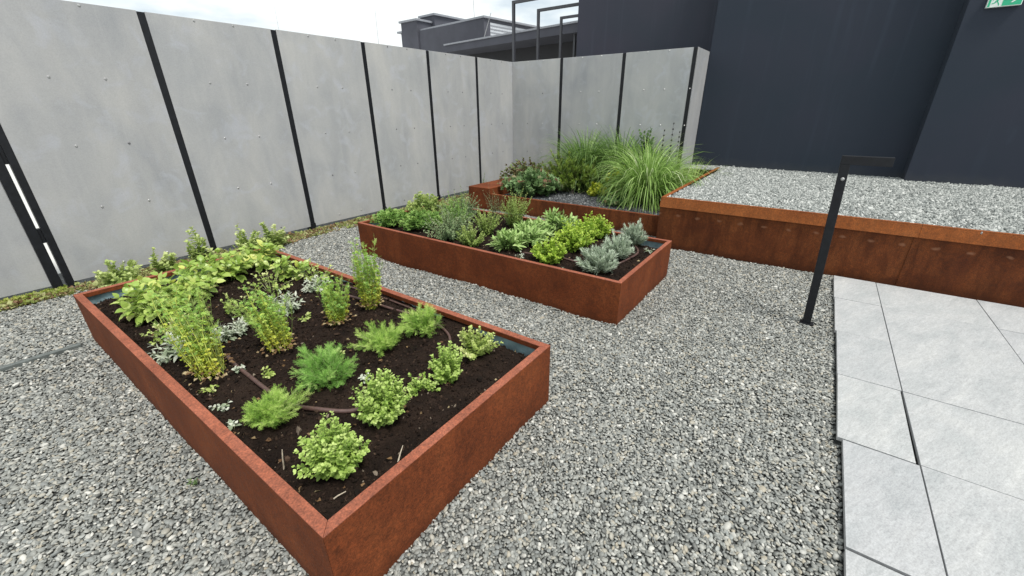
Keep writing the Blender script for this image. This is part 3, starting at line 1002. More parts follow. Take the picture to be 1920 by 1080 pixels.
# ------------------------------------------------------------------ dark building
db = tag(empty('building', (WX, 0, 0)), 'dark blue grey rendered building wall rising beside the gravel', 'building')
MB().box(WX, WX + 1.2, -1.2, 1.775, -0.05, 4.6).build('wall', M['wall'], db, 0.004)
MB().box(7.6, WX - 0.002, -6.0, -0.995, -0.05, 4.6).build('projecting_wall', M['wall'], db, 0.006)
MB().box(WX + 0.4, WX + 6.0, 1.777, 4.36, -0.05, 5.2).build('set_back_wall', M['wall_lit'], db, 0.006)
adopt(db)

# exit sign on the projecting wall (faces -x); local u runs to the right in the picture (-y)
sx, sy, sz = 7.552, -1.146, 2.396
sg = tag(empty('exit_sign', (sx, sy, sz)), 'green and white emergency exit sign high on the dark wall', 'sign')
def flat(name, pts, lift, mat, th=0.0012):
    mb = MB()
    k = len(pts); n0 = 0
    f = [(-lift - th, -u, v) for u, v in pts]; b = [(-lift, -u, v) for u, v in pts]
    mb.v = f + b
    mb.f = [tuple(range(k)), tuple(reversed(range(k, 2 * k)))] + [(i, k + i, k + (i + 1) % k, (i + 1) % k) for i in range(k)]
    return mb.build(name, mat, sg)
W_, H_ = 0.272, 0.136
MB().box(0.0, 0.046, -W_, 0, 0, H_).build('housing', M['sign_white'], sg, 0.003)
flat('green_field', [(0.118, 0.007), (W_ - 0.007, 0.007), (W_ - 0.007, H_ - 0.007), (0.118, H_ - 0.007)], 0.0006, M['sign_green'])
flat('green_field', [(0.007, 0.007), (0.026, 0.007), (0.026, H_ - 0.007), (0.007, H_ - 0.007)], 0.0006, M['sign_green'])
# running figure in green on the white doorway
for nm, pts in (('figure', [(0.062, 0.055), (0.080, 0.050), (0.086, 0.088), (0.070, 0.092)]),
                ('figure', [(0.060, 0.060), (0.070, 0.048), (0.060, 0.036), (0.036, 0.032), (0.035, 0.040), (0.053, 0.044)]),
                ('figure', [(0.068, 0.056), (0.081, 0.050), (0.094, 0.034), (0.100, 0.013), (0.092, 0.013), (0.085, 0.031)]),
                ('figure', [(0.084, 0.086), (0.080, 0.079), (0.098, 0.068), (0.112, 0.074), (0.110, 0.081), (0.098, 0.076)]),
                ('figure', [(0.072, 0.090), (0.068, 0.084), (0.050, 0.082), (0.040, 0.066), (0.034, 0.070), (0.046, 0.090)]),
                ('figure', [(0.082 + 0.011 * math.cos(a), 0.108 + 0.011 * math.sin(a)) for a in np.linspace(0, 2 * math.pi, 13)[:-1]])):
    flat(nm, pts, 0.0006, M['sign_green'])
flat('arrow', [(0.140, 0.060), (0.205, 0.060), (0.180, 0.032), (0.198, 0.032), (0.240, 0.068), (0.198, 0.104), (0.180, 0.104), (0.205, 0.076), (0.140, 0.076)], 0.0022, M['sign_white'])

# ------------------------------------------------------------------ far building behind the fence
fbld = tag(empty('building', (12, 10, 0)), 'flat roofed grey block behind the fence with pale roof edges', 'building')
A_, B_ = (12.0, 11.39), (11.1, 5.84)
def wallbox(name, a, b, depth, z0, z1, mat, par=fbld, bev=0.0):
    a, b = Vector((*a, 0)), Vector((*b, 0))
    dd = (b - a).normalized(); nn = Vector((-dd.y, dd.x, 0))      # away from viewer when walking towards -y
    if nn.x < 0: nn = -nn
    q = [a, b, b + nn * depth, a + nn * depth]
    return MB().prism([(v.x, v.y) for v in reversed(q)], z0, z1).build(name, mat, par, bev) if False else MB().prism([(v.x, v.y) for v in q], z0, z1).build(name, mat, par, bev)
wallbox('canopy', A_, (10.9, 4.6), 3.2, 3.215, 3.42, M['far_wall'])
wallbox('canopy_edge', (12.0 - .04, 11.43), (10.86, 4.6), 3.3, 3.421, 3.465, M['flash'])
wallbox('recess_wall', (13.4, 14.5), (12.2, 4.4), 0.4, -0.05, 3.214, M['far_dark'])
# main block
wallbox('wall', (15.6, 17.4), (15.0, 12.05), 3.5, 0.0, 4.72, M['far_wall'])
wallbox('parapet_cap', (15.54, 16.30), (14.94, 12.0), 3.6, 4.721, 4.79, M['flash'])
MB().prism([(15.35, 12.008), (17.7, 11.745), (17.702, 11.765), (15.352, 12.028)], 3.7, 4.60).build('louvre_panel', M['louvre'], fbld)
for k in range(7):
    MB().prism([(15.36, 11.995), (17.69, 11.733), (17.692, 11.744), (15.362, 12.006)], 3.76 + 0.12 * k, 3.80 + 0.12 * k).build('louvre_slat', M['flash'], fbld)
# left tower and higher block
wallbox('tower', (15.45, 17.42), (15.40, 16.30), 2.6, 0.0, 5.12, M['far_wall'])
wallbox('tower_cap', (15.38, 17.50), (15.33, 16.24), 2.7, 5.121, 5.20, M['flash'])
wallbox('side_step', (15.7, 17.75), (15.7, 17.44), 2.0, 0.0, 4.78, M['far_wall'])
wallbox('side_step_cap', (15.64, 17.98), (15.64, 17.44), 2.0, 4.781, 4.86, M['flash'])
wallbox('upper_block', (16.4, 17.1), (16.3, 16.05), 4.5, 4.0, 5.42, M['far_wall'])
wallbox('upper_cap', (16.32, 17.16), (16.22, 15.97), 4.7, 5.421, 5.50, M['flash'])
adopt(fbld)
for lab, b0, b1, r in (('thin lightning rod rising above the second fence panel', (24.0 * 13 / 13, 0), None, .012),):
    pass
def rod(label, x, y, z0, x1, y1, z1, r=0.012, par=None):
    e = empty('lightning_rod', (x, y, z0))
    MB().tube([(0, 0, 0), ((x1 - x) * .5, (y1 - y) * .5, (z1 - z0) * .5), (x1 - x, y1 - y, z1 - z0)], [r, r * .8, r * .45], 6).build('rod', M['wire'], e)
    MB().tube([(0, 0, 0), (0, 0, 0.10)], r * 2.2, 8).build('socket', M['wire'], e)
    tag(e, label, 'lightning rod', 'thin rods above the fence')
rod('leftmost thin lightning rod against the white sky', 13, 24.0, -0.05, 13, 23.8, 6.15)
rod('thin lightning rod left of the dark roof block', 13, 16.25, -0.05, 13, 16.13, 5.15, 0.013)
rod('thin lightning rod standing on the low roof block', 15.5, 12.95, 4.78, 15.5, 13.0, 6.1, 0.010)
rod('slanted pale rod leaning on the roof block', 14.85, 12.2, 3.47, 15.02, 11.7, 4.85, 0.022)
# pergola frames beside the dark building
for i, (x, lab) in enumerate(((8.49, 'tallest grey steel frame above the fence corner'), (9.48, 'second grey steel frame above the fence corner'),
                              (10.55, 'third grey steel frame above the fence corner'), (11.30, 'farthest grey steel frame beside the dark building'))):
    e = tag(empty('steel_frame', (x, 6.0, -0.05)), lab, 'steel frame', 'steel frames beside the dark building')
    MB().box(-0.028, 0.028, -0.028, 0.028, 0, 3.545).build('post', M['frame_grey'], e, 0.003)
    MB().box(-0.028, 0.028, -1.638, -0.029, 3.489, 3.545).build('beam', M['frame_grey'], e, 0.003)

# ------------------------------------------------------------------ handrail
hr = tag(empty('handrail', (3.287, -0.195, 0)), 'black steel handrail post with a short horizontal arm', 'handrail')
MB().hexa([(-.018, -.024, -0.02), (.018, -.024, -0.02), (.018, .024, -0.02), (-.018, .024, -0.02),
           (-.018, .028, 1.074), (.018, .028, 1.074), (.018, .078, 1.074), (-.018, .078, 1.074)]).build('post', M['black'], hr, 0.002)
MB().box(-0.018, 0.018, -0.165, 0.079, 1.0745, 1.126).build('arm', M['black'], hr, 0.002)
MB().box(-0.032, 0.032, -0.040, 0.040, -0.006, 0.004).build('foot_plate', M['black'], hr, 0.001)
s = link('screw', SCREW, None, hr); s.location = (-0.0222, 0.045, 0.99); s.rotation_euler = (0, -math.pi / 2, 0)

# ------------------------------------------------------------------ edging strip in the gravel
o = MB().box(-1.6, 0.24, -0.018, 0.018, -0.03, 0.020).build('edging_strip', M['strip'], None, 0.002, loc=(0, 3.655, 0))
o.rotation_euler = (0, 0, -0.045)
tag(o, 'flat grey metal edging strip lying in the left gravel', 'edging')

# ------------------------------------------------------------------ hoses
def hose(label, pts, r=0.0085):
    o = MB().tube(catmull(pts, 10), r, 8).build('drip_hose', M['hose'], smooth=True)
    return tag(o, label, 'hose', 'brown irrigation hoses')
def zA(x, y, d=0.006): return (x, y, soilA(x, y) + d)
def zB(x, y, d=0.006): return (x, y, soilB(x, y) + d)
hose('brown drip hose curving through the front of the near planter', [zA(*p) for p in ((.575, 2.12), (.568, 2.05), (.560, 1.88), (.562, 1.70), (.572, 1.55), (.615, 1.41), (.69, 1.30), (.78, 1.235), (.90, 1.22), (1.02, 1.24))], 0.0095)
hose('brown drip hose along the far side of the near planter', [zA(*p) for p in ((1.345, 2.30), (1.354, 2.087), (1.40, 1.846), (1.43, 1.65), (1.385, 1.45), (1.30, 1.33), (1.18, 1.26))], 0.008)
hose('second drip hose beside the far rim of the near planter', [zA(*p) for p in ((1.43, 2.6), (1.44, 2.3), (1.455, 2.0), (1.46, 1.75), (1.45, 1.60))], 0.006)
hose('brown drip hose looping round the silver plants in the middle planter', [zB(*p) for p in ((2.72, 1.85), (2.774, 1.513), (2.80, 1.343), (2.88, 1.12), (3.07, 1.045), (3.27, 1.05), (3.44, 1.14), (3.53, 1.28), (3.545, 1.55), (3.53, 1.9))], 0.0085)
hose('brown drip hose beside the front wall of the middle planter', [zB(*p) for p in ((2.52, 1.25), (2.53, 1.6), (2.535, 2.0), (2.54, 2.5), (2.53, 2.9), (2.55, 3.2))], 0.0085)

def stem_curves(r, n, H, Rr, base_r=0.25, flat=0.8, up=0.55, hvar=0.38, lean=(0, 0), k=9, ex=0.5):
    """n curves (n,k,3) that fill a dome of height H and radius Rr"""
    ph = r.uniform(0, 2 * math.pi, n)
    u = r.uniform(0, 1, n) ** ex
    rad = Rr * u
    hz = H * np.sqrt(np.clip(1 - flat * u * u, 0.02, 1)) * (1 - hvar * r.uniform(0, 1, n))
    hz = hz * np.where(r.random(n) < 0.14, r.uniform(1.1, 1.3, n), 1.0)          # stray shoots
    lop = 1 + 0.12 * np.sin(ph + r.uniform(0, 6.28)) + 0.10 * np.sin(2 * ph + r.uniform(0, 6.28))
    rad = rad * lop
    out = np.stack([np.cos(ph), np.sin(ph), np.zeros(n)], 1)
    P0 = out * (Rr * base_r * u)[:, None]
    P2 = out * rad[:, None] + np.stack([np.full(n, lean[0]), np.full(n, lean[1]), hz], 1)
    P1 = P0 + (P2 - P0) * np.array([1 - up, 1 - up, 0]) * 0.9 + np.stack([np.zeros(n), np.zeros(n), hz * up], 1)
    P1 += r.normal(0, 0.07 * H, P1.shape) * [1, 1, 0.3]
    t = np.linspace(0, 1, k)[None, :, None]
    return (1 - t) ** 2 * P0[:, None] + 2 * t * (1 - t) * P1[:, None] + t * t * P2[:, None]


def curve_at(Cv, t):
    n, k, _ = Cv.shape
    x = np.clip(t * (k - 1), 0, k - 1.001)
    i = x.astype(int); f = (x - i)[..., None]
    idx = np.arange(n)[:, None]
    A, B = Cv[idx, i], Cv[idx, i + 1]
    return A + (B - A) * f, nrm(B - A)


def stems_mesh(Cv, r0, r1, sides=3):
    n, k, _ = Cv.shape
    tan = nrm(np.gradient(Cv, axis=1))
    a = nrm(np.cross(tan, np.array([0.3, 0.2, 1.0]))); b = np.cross(tan, a)
    rr = np.linspace(r0, r1, k)[None, :, None]
    ring = []
    for s in range(sides):
        an = 2 * math.pi * s / sides
        ring.append(Cv + (a * math.cos(an) + b * math.sin(an)) * rr)
    V = np.stack(ring, 2).reshape(-1, 3)
    I = (np.arange(n)[:, None, None] * k + np.arange(k - 1)[None, :, None]) * sides
    s = np.arange(sides)[None, None]; s2 = (s + 1) % sides
    q = [I + s, I + s2, I + sides + s2, I + sides + s]
    T = np.concatenate([np.stack([q[0], q[1], q[2]], -1).reshape(-1, 3), np.stack([q[0], q[2], q[3]], -1).reshape(-1, 3)])
    return V, T


def herb(name, cat, label, loc, seed, H, Rr, nst, nodes, per, L0, L1, tpl, mat, t0=0.25, ang=62, width=1.0, stem='stem', stem_r=0.0013,
         tint='rand', group=None, as_objects=False, dry=0, sub='leaves', up_bias=0.0, lvar=0.25, **kw):
    r = np.random.default_rng(seed)
    root = tag(empty(name, loc), label, cat, group)
    Cv = stem_curves(r, nst, H, Rr, **kw)
    V, T = stems_mesh(Cv, stem_r, stem_r * 0.55)
    link('stems', tri_mesh('stems', V, T), M[stem], root)
    tt = np.linspace(t0, 1.0, nodes)[None, :] + r.uniform(-0.5, 0.5, (nst, nodes)) * (1 - t0) / nodes
    tt = np.clip(tt, 0.02, 1)
    P, tan = curve_at(Cv, tt)
    rnd = r.normal(size=(nst, 1, 3))
    a = nrm(np.cross(tan, rnd)); b = np.cross(tan, a)
    sv = r.normal(0, 0.16, (nst, 1))
    Bs, Ds, Us, Ls, Ti = [], [], [], [], []
    for p in range(per):
        az = 2 * math.pi * p / per + (np.arange(nodes) % 2)[None, :] * (math.pi / per) + r.normal(0, 0.35, (nst, nodes))
        perp = a * np.cos(az)[..., None] + b * np.sin(az)[..., None]
        an = np.radians(ang) * (1 - 0.45 * (tt - t0) / (1 - t0 + 1e-6)) + r.normal(0, 0.2, (nst, nodes))
        D = tan * np.cos(an)[..., None] + perp * np.sin(an)[..., None] + np.array([0, 0, up_bias])
        L = (L0 + (L1 - L0) * (tt - t0) / (1 - t0)) * (1 + r.uniform(-lvar, lvar, (nst, nodes)))
        Bs.append(P.reshape(-1, 3)); Ds.append(D.reshape(-1, 3)); Us.append((tan * 0.6 + np.array([0, 0, 0.8]) + 0.25 * r.normal(size=tan.shape)).reshape(-1, 3)); Ls.append(L.ravel())
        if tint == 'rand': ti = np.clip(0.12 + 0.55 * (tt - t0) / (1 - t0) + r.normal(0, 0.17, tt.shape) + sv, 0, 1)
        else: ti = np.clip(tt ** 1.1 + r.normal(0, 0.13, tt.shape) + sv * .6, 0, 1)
        Ti.append(ti.ravel())
    B, D, Up, L, Ti = (np.concatenate(x) for x in (Bs, Ds, Us, Ls, Ti))
    if as_objects:
        for i in range(len(B)):
            d = Vector(D[i]).normalized(); s = Vector(Up[i]).cross(d).normalized(); nn = d.cross(s)
            o = link('leaf', LEAF_MESH[i % len(LEAF_MESH)], None, root)
            l = float(L[i])
            o.matrix_local = Matrix(((d.x * l, s.x * l, nn.x * l, B[i, 0]), (d.y * l, s.y * l, nn.y * l, B[i, 1]), (d.z * l, s.z * l, nn.z * l, B[i, 2]), (0, 0, 0, 1)))
    else:
        V, T, m = place(T_[tpl], B, D, Up, L, L * width)
        link(sub, tri_mesh(sub, V, T, np.repeat(Ti, m)), M[mat], root)['kind'] = 'stuff'
    if dry:
        q = stem_curves(r, dry, H * 0.16, Rr * 0.95, flat=0.3)
        B = q[:, -1]; D = nrm(B * [1, 1, 0.3] + 1e-4); L = r.uniform(.012, .024, dry)
        V, T, m = place(T_['small'], B, D, np.tile([0, 0, 1.0], (dry, 1)) + r.normal(0, .4, (dry, 3)), L)
        link('dry_leaves', tri_mesh('dry_leaves', V, T, np.repeat(r.uniform(0, 1, dry), m)), M['l_dry'], root)['kind'] = 'stuff'
    return root


def balm_leaf_meshes():
    out = []
    for k in range(4):
        r = np.random.default_rng(200 + k)
        rows = [(0.0001, 0.02), (0.10, 0.26), (0.22, 0.37), (0.30, 0.36), (0.42, 0.41), (0.50, 0.37), (0.62, 0.35), (0.70, 0.29), (0.82, 0.20), (0.90, 0.11)]
        V, T = rows_leaf(rows, 0.22 + 0.1 * r.random(), 0.15 + 0.25 * r.random())
        V[:, 2] += 0.02 * np.sin(V[:, 0] * 22 + k)
        pet = np.array([(-0.35, .018, .05), (-0.35, -.018, .05), (0.02, .018, 0), (0.02, -.018, 0)])
        n = len(V)
        V = np.concatenate([V, pet]); T = np.concatenate([T, [(n, n + 1, n + 3), (n, n + 3, n + 2)]])
        V[:, 0] += 0.35
        me = tri_mesh('leaf', V * 0.8, T, smooth=True)
        me.materials.append(M['l_balm'])
        out.append(me)
    return out


LEAF_MESH = balm_leaf_meshes()


def at(sf, x, y, d=-0.006): return (x, y, sf(x, y) + d)


# ------------------------------------------------------------------ front planter herbs
OG = 'oregano bushes in the front planter'
def oregano(label, x, y, H, Rr, nst, seed, mat='l_oreg', nodes=11, L0=0.021, **kw):
    herb('oregano_bush', 'herb', label, at(soilA, x, y), seed, H, Rr, nst, nodes, 2, L0, 0.011, 'ovate', mat, t0=0.22, ang=66, stem='stem', group=OG, hvar=0.36, **kw)
oregano('round light green oregano bush nearest the front corner', 0.490, 1.085, 0.205, 0.110, 90, 11)
oregano('bushy light green oregano second from the front corner', 0.745, 1.150, 0.220, 0.108, 82, 12)
oregano('small low oregano sprig between two bushy oreganos', 0.945, 1.170, 0.085, 0.075, 20, 13, nodes=7, L0=0.018)
oregano('light green oregano bush third from the front corner', 1.074, 1.135, 0.180, 0.088, 56, 14)
oregano('sparse cream tinged oregano bush near the right rim corner', 1.300, 1.160, 0.165, 0.118, 38, 15, 'l_oreg_pale', L0=0.019)

DG = 'feathery dill plants in the front planter'
def dill(label, x, y, H, Rr, nst, seed, mat='l_dill', nodes=6, L=0.055, **kw):
    herb('dill_plant', 'herb', label, at(soilA, x, y), seed, H, Rr, nst, nodes, 3, L, L * .7, 'frond', mat, t0=0.34, ang=55, stem='stem_pale', stem_r=0.0016, group=DG, sub='fronds', **kw)
dill('leaning feathery dill tuft with pale stems beside the hose', 0.455, 1.53, 0.135, 0.095, 46, 21, lean=(0.05, -0.05), base_r=0.10, L=0.046)
dill('round dark green feathery dill clump in the middle of the bed', 0.765, 1.585, 0.175, 0.125, 36, 22, 'l_dill2', L=0.052)
dill('low spreading feathery dill left of the upright one', 1.085, 1.60, 0.115, 0.125, 32, 23, 'l_dill', L=0.048)
dill('upright feathery dill by the far rim', 1.315, 1.535, 0.16, 0.10, 36, 24, L=0.048)

CG = 'tall feathery herbs in the front planter'
def coriander(label, x, y, H, Rr, nst, seed, **kw):
    root = herb('tall_herb', 'herb', label, at(soilA, x, y), seed, H, Rr, int(nst * 1.15), 11, 2, 0.017, 0.015, 'whorl', 'l_cel', t0=0.12, ang=55, stem='stem_yellow', stem_r=0.0021,
                group=CG, tint='height', dry=90, base_r=0.55, flat=0.35, up=0.6, hvar=0.62, ex=0.7, **kw)
    r = np.random.default_rng(seed + 500)
    Cv = stem_curves(r, int(nst * .55), H * 1.06, Rr * 1.5, base_r=0.35, flat=0.25, up=0.6, hvar=0.3, lean=kw.get('lean', (0, 0)))
    V, T = stems_mesh(Cv, 0.0011, 0.0006)
    link('flower_stems', tri_mesh('flower_stems', V, T), M['stem'], root)['kind'] = 'stuff'
    tt = r.uniform(0.4, 1.0, (len(Cv), 8))
    P, tan = curve_at(Cv, tt)
    P, tan = P.reshape(-1, 3), tan.reshape(-1, 3)
    D = tan + 0.9 * r.normal(size=tan.shape) * [1, 1, .5]
    V, T, m = place(T_['frond_b'], P, D, np.tile([0, 0, 1.0], (len(P), 1)) + .3 * r.normal(size=P.shape), r.uniform(.022, .045, len(P)))
    link('fronds', tri_mesh('fronds', V, T, np.repeat(np.clip(r.normal(.5, .25, len(P)), 0, 1), m)), M['l_dill'], root)['kind'] = 'stuff'
    return root
coriander('tall leaning green and yellow feathery herb nearest the left rim', 0.475, 2.035, 0.40, 0.105, 46, 31, lean=(0.0, 0.12))
coriander('tall yellow green feathery herb in the middle of its row', 0.768, 2.005, 0.315, 0.090, 40, 32, lean=(-0.01, 0.05))
coriander('upright yellow green feathery herb second from the far rim', 1.100, 2.012, 0.275, 0.080, 36, 33)
coriander('tallest narrow feathery herb column against the far rim', 1.325, 2.015, 0.42, 0.075, 44, 34)

BG = 'lemon balm plants along the back of the front planter'
def balm(label, x, y, H, Rr, nst, seed, L0=0.075, nodes=5):
    herb('lemon_balm', 'herb', label, at(soilA, x, y), seed, H, Rr, nst, nodes, 2, L0, 0.05, None, None, t0=0.30, ang=74, stem='stem', stem_r=0.002, group=BG, as_objects=True, flat=0.6)
balm('broad leaved lemon balm nearest the left corner of the front planter', 0.525, 2.97, 0.235, 0.165, 22, 41)
balm('broad leaved lemon balm second from the left corner', 0.735, 3.08, 0.235, 0.185, 21, 42)
balm('broad leaved lemon balm in the middle of the back rim', 1.02, 3.24, 0.21, 0.19, 20, 43)
balm('broad leaved lemon balm near the far back corner', 1.30, 3.34, 0.20, 0.17, 18, 44)
balm('small lemon balm by the far rim in front of the others', 1.33, 2.95, 0.17, 0.13, 11, 45, 0.06)

SG = 'silvery white sage plants in the front planter'
def wsage(label, x, y, H, Rr, nst, seed):
    herb('silver_sage', 'herb', label, at(soilA, x, y), seed, H, Rr, int(nst * 1.5), 5, 2, 0.042, 0.028, 'lance', 'l_white', t0=0.25, ang=60, width=1.05, stem='stem_pale', group=SG)
wsage('silvery white sage beside the left tall feathery herb', 0.445, 2.36, 0.115, 0.105, 17, 51)
wsage('silvery white sage behind the left tall feathery herb', 0.685, 2.36, 0.105, 0.095, 15, 52)
wsage('silvery white sage between the middle tall feathery herbs', 1.00, 2.40, 0.125, 0.090, 14, 53)
wsage('silvery white sage near the far rim of the front planter', 1.30, 2.56, 0.105, 0.080, 11, 54)
herb('herb_sprig', 'herb', 'thin pale sprig behind the silvery sage in the front planter', at(soilA, 0.79, 2.60), 55, 0.16, 0.05, 6, 6, 2, 0.024, 0.018, 'ovate_s', 'l_oreg_pale', stem='stem_pale', t0=.35)

for i, (x, y, Rr, lab) in enumerate(((0.52, 2.62, 0.16, 'pale curly trailing stems below the left lemon balm'), (1.12, 2.82, 0.20, 'pale trailing stems in front of the middle lemon balm'), (1.40, 2.72, 0.13, 'pale trailing stems near the far rim'))):
    herb('trailing_stems', 'herb', lab, at(soilA, x, y), 140 + i, 0.14, Rr, 16, 4, 2, 0.022, 0.018, 'ovate_s', 'l_oreg_pale', t0=0.45, stem='stem_pale', stem_r=0.0022, flat=0.95, group='pale trailing stems')
# seedlings and dead stalks on the soil
for i, (x, y, lab) in enumerate(((0.405, 1.90, 'tiny round leaved seedling at the left rim'), (0.40, 1.75, 'tiny seedling below the tall left feathery herb'), (0.62, 1.83, 'small pale seedling right of the tall left feathery herb'),
                                 (0.36, 1.55, 'tiny silvery seedling left of the leaning dill'), (0.90, 1.72, 'small green seedling behind the round dill'), (0.55, 1.95, 'small seedling by the hose end'),
                                 (1.02, 2.20, 'pale seedling behind the second feathery herb'), (0.86, 1.42, 'tiny seedling right of the round dill'))):
    herb('seedling', 'seedling', lab, at(soilA, x, y), 60 + i, 0.035, 0.035, 6, 2, 2, 0.020, 0.016, 'ovate_s', 'l_white' if i % 2 else 'l_oreg_pale', t0=0.6, stem='stem_pale', group='seedlings on dark soil')
for i, (x, y, dx, dy, h, lab) in enumerate(((0.385, 1.235, .012, 0, .075, 'upright dead stalk near the front left rim'), (0.445, 1.20, .02, -.01, .055, 'second short dead stalk near the front left rim'),
                                      (0.62, 0.93, .05, .03, .012, 'pale twig lying by the front right rim'), (0.40, 0.985, .045, -.02, .008, 'pale twig lying in the front corner'))):
    z = soilA(x, y)
    o = MB().tube([(0, 0, -0.006), (dx * .5, dy * .5, h * .55), (dx, dy, h)], [.0028, .0022, .0014], 6).build('twig', M['twig'], loc=(x, y, z + .004))
    tag(o, lab, 'twig', 'dead twigs on the soil')

# ------------------------------------------------------------------ middle planter herbs
def hb(name, label, x, y, seed, H, Rr, nst, nodes, per, L0, L1, tpl, mat, **kw):
    herb(name, 'herb', label, at(soilB, x, y), seed, H, Rr, nst, nodes, per, L0, L1, tpl, mat, **kw)
hb('parsley', 'low curly parsley in the left corner of the middle planter', 2.72, 3.50, 71, 0.15, 0.19, 80, 3, 2, 0.045, 0.04, 'parsley', 'l_par', t0=0.6, group='parsley plants')
hb('parsley', 'low parsley second from the left end of the middle planter', 2.80, 3.14, 72, 0.17, 0.22, 95, 3, 2, 0.045, 0.04, 'parsley', 'l_par', t0=0.6, group='parsley plants')
hb('parsley', 'yellowish parsley at the far left rim of the middle planter', 3.22, 3.52, 73, 0.24, 0.22, 85, 3, 2, 0.045, 0.04, 'parsley', 'l_sav', t0=0.6, group='parsley plants')
hb('herb_bush', 'large grey green bushy herb at the front wall of the middle planter', 2.73, 2.66, 74, 0.31, 0.25, 100, 16, 2, 0.026, 0.015, 'lance', 'l_ros', t0=0.12, width=1.3, stem='stem_brown')
hb('herb_bush', 'tall grey green bushy herb left of centre at the far wall', 3.26, 3.02, 75, 0.34, 0.27, 100, 16, 2, 0.026, 0.015, 'lance', 'l_ros', t0=0.12, width=1.3, stem='stem_brown')
hb('herb_bush', 'green bush with narrow leaves behind the grey green bushes', 3.02, 2.88, 76, 0.34, 0.17, 55, 14, 2, 0.030, 0.018, 'lance', 'l_par', t0=0.2, stem='stem')
hb('pale_herb', 'small light green herb bush at the front wall left of the sages', 2.655, 2.355, 77, 0.22, 0.14, 50, 12, 2, 0.022, 0.012, 'ovate_s', 'l_sav', t0=0.15, group='pale green herbs')
hb('pale_herb', 'upright pale green herb in the middle of the bed', 3.00, 2.46, 78, 0.27, 0.145, 55, 16, 2, 0.020, 0.011, 'ovate_s', 'l_sav', t0=0.12, flat=0.45, group='pale green herbs')
hb('pale_herb', 'tall pale green herb with flower tips at the far wall', 3.36, 2.40, 79, 0.36, 0.19, 66, 18, 2, 0.020, 0.010, 'ovate_s', 'l_sav', t0=0.12, flat=0.35, hvar=0.4, group='pale green herbs')
hb('thin_herb', 'tall thin grey stalks behind the tall pale green herb', 3.43, 2.68, 80, 0.38, 0.14, 26, 18, 2, 0.016, 0.008, 'lance', 'l_ros', t0=0.15, flat=0.35, hvar=0.4, width=1.4, stem='stem_brown')
SB = 'green sage plants in the middle planter'
for lab, x, y, sd, H, Rr in (('pale green sage nearest the front wall', 2.71, 1.985, 81, 0.165, 0.145), ('pale green sage second from the front wall', 2.96, 1.975, 82, 0.185, 0.155),
                             ('pale green sage between second and farthest sage', 3.19, 2.02, 83, 0.17, 0.14), ('pale green sage nearest the far wall', 3.45, 1.92, 84, 0.21, 0.165)):
    hb('sage', lab, x, y, sd, H, Rr, 46, 6, 2, 0.062, 0.060, 'lance', 'l_sage', t0=0.3, ang=50, width=0.95, group=SB)
GB = 'yellow green herb bushes in the middle planter'
for lab, x, y, sd, H, Rr, ns in (('yellow green herb bush nearest the front wall', 2.69, 1.56, 85, 0.205, 0.15, 80), ('yellow green herb bush in the middle of its row', 3.06, 1.555, 86, 0.25, 0.175, 85),
                             ('yellow green herb bush behind the middle one', 3.30, 1.56, 88, 0.24, 0.14, 60), ('yellow green herb bush nearest the far wall', 3.50, 1.53, 87, 0.22, 0.155, 70)):
    hb('yellow_green_herb', lab, x, y, sd, H, Rr, ns, 8, 2, 0.036, 0.020, 'ovate_s', 'l_marj', t0=0.25, ang=62, group=GB)
LB = 'silver grey herbs in the middle planter'
for lab, x, y, sd, H, Rr in (('silver grey needle leaved herb nearest the front corner', 2.70, 1.145, 89, 0.20, 0.140), ('silver grey needle leaved herb in the middle of its row', 3.05, 1.145, 90, 0.20, 0.125),
                             ('silver grey needle leaved herb nearest the far corner', 3.48, 1.165, 91, 0.20, 0.105)):
    hb('silver_herb', lab, x, y, sd, H, Rr, 95, 15, 3, 0.040, 0.032, 'needle', 'l_lav', t0=0.18, ang=33, width=1.5, stem='stem_pale', group=LB)
for i, (x, y, lab) in enumerate(((2.53, 1.36, 'tiny white seedling on the front rim of the middle planter'), (3.3, 0.97, 'tiny seedling in the right corner of the middle planter'), (2.60, 1.78, 'small seedling between sage and yellow green herb'))):
    herb('seedling', 'seedling', lab, at(soilB, x, y), 160 + i, 0.05, 0.04, 7, 2, 2, 0.024, 0.018, 'lance', 'l_white', t0=0.5, stem='stem_pale', group='seedlings on dark soil')

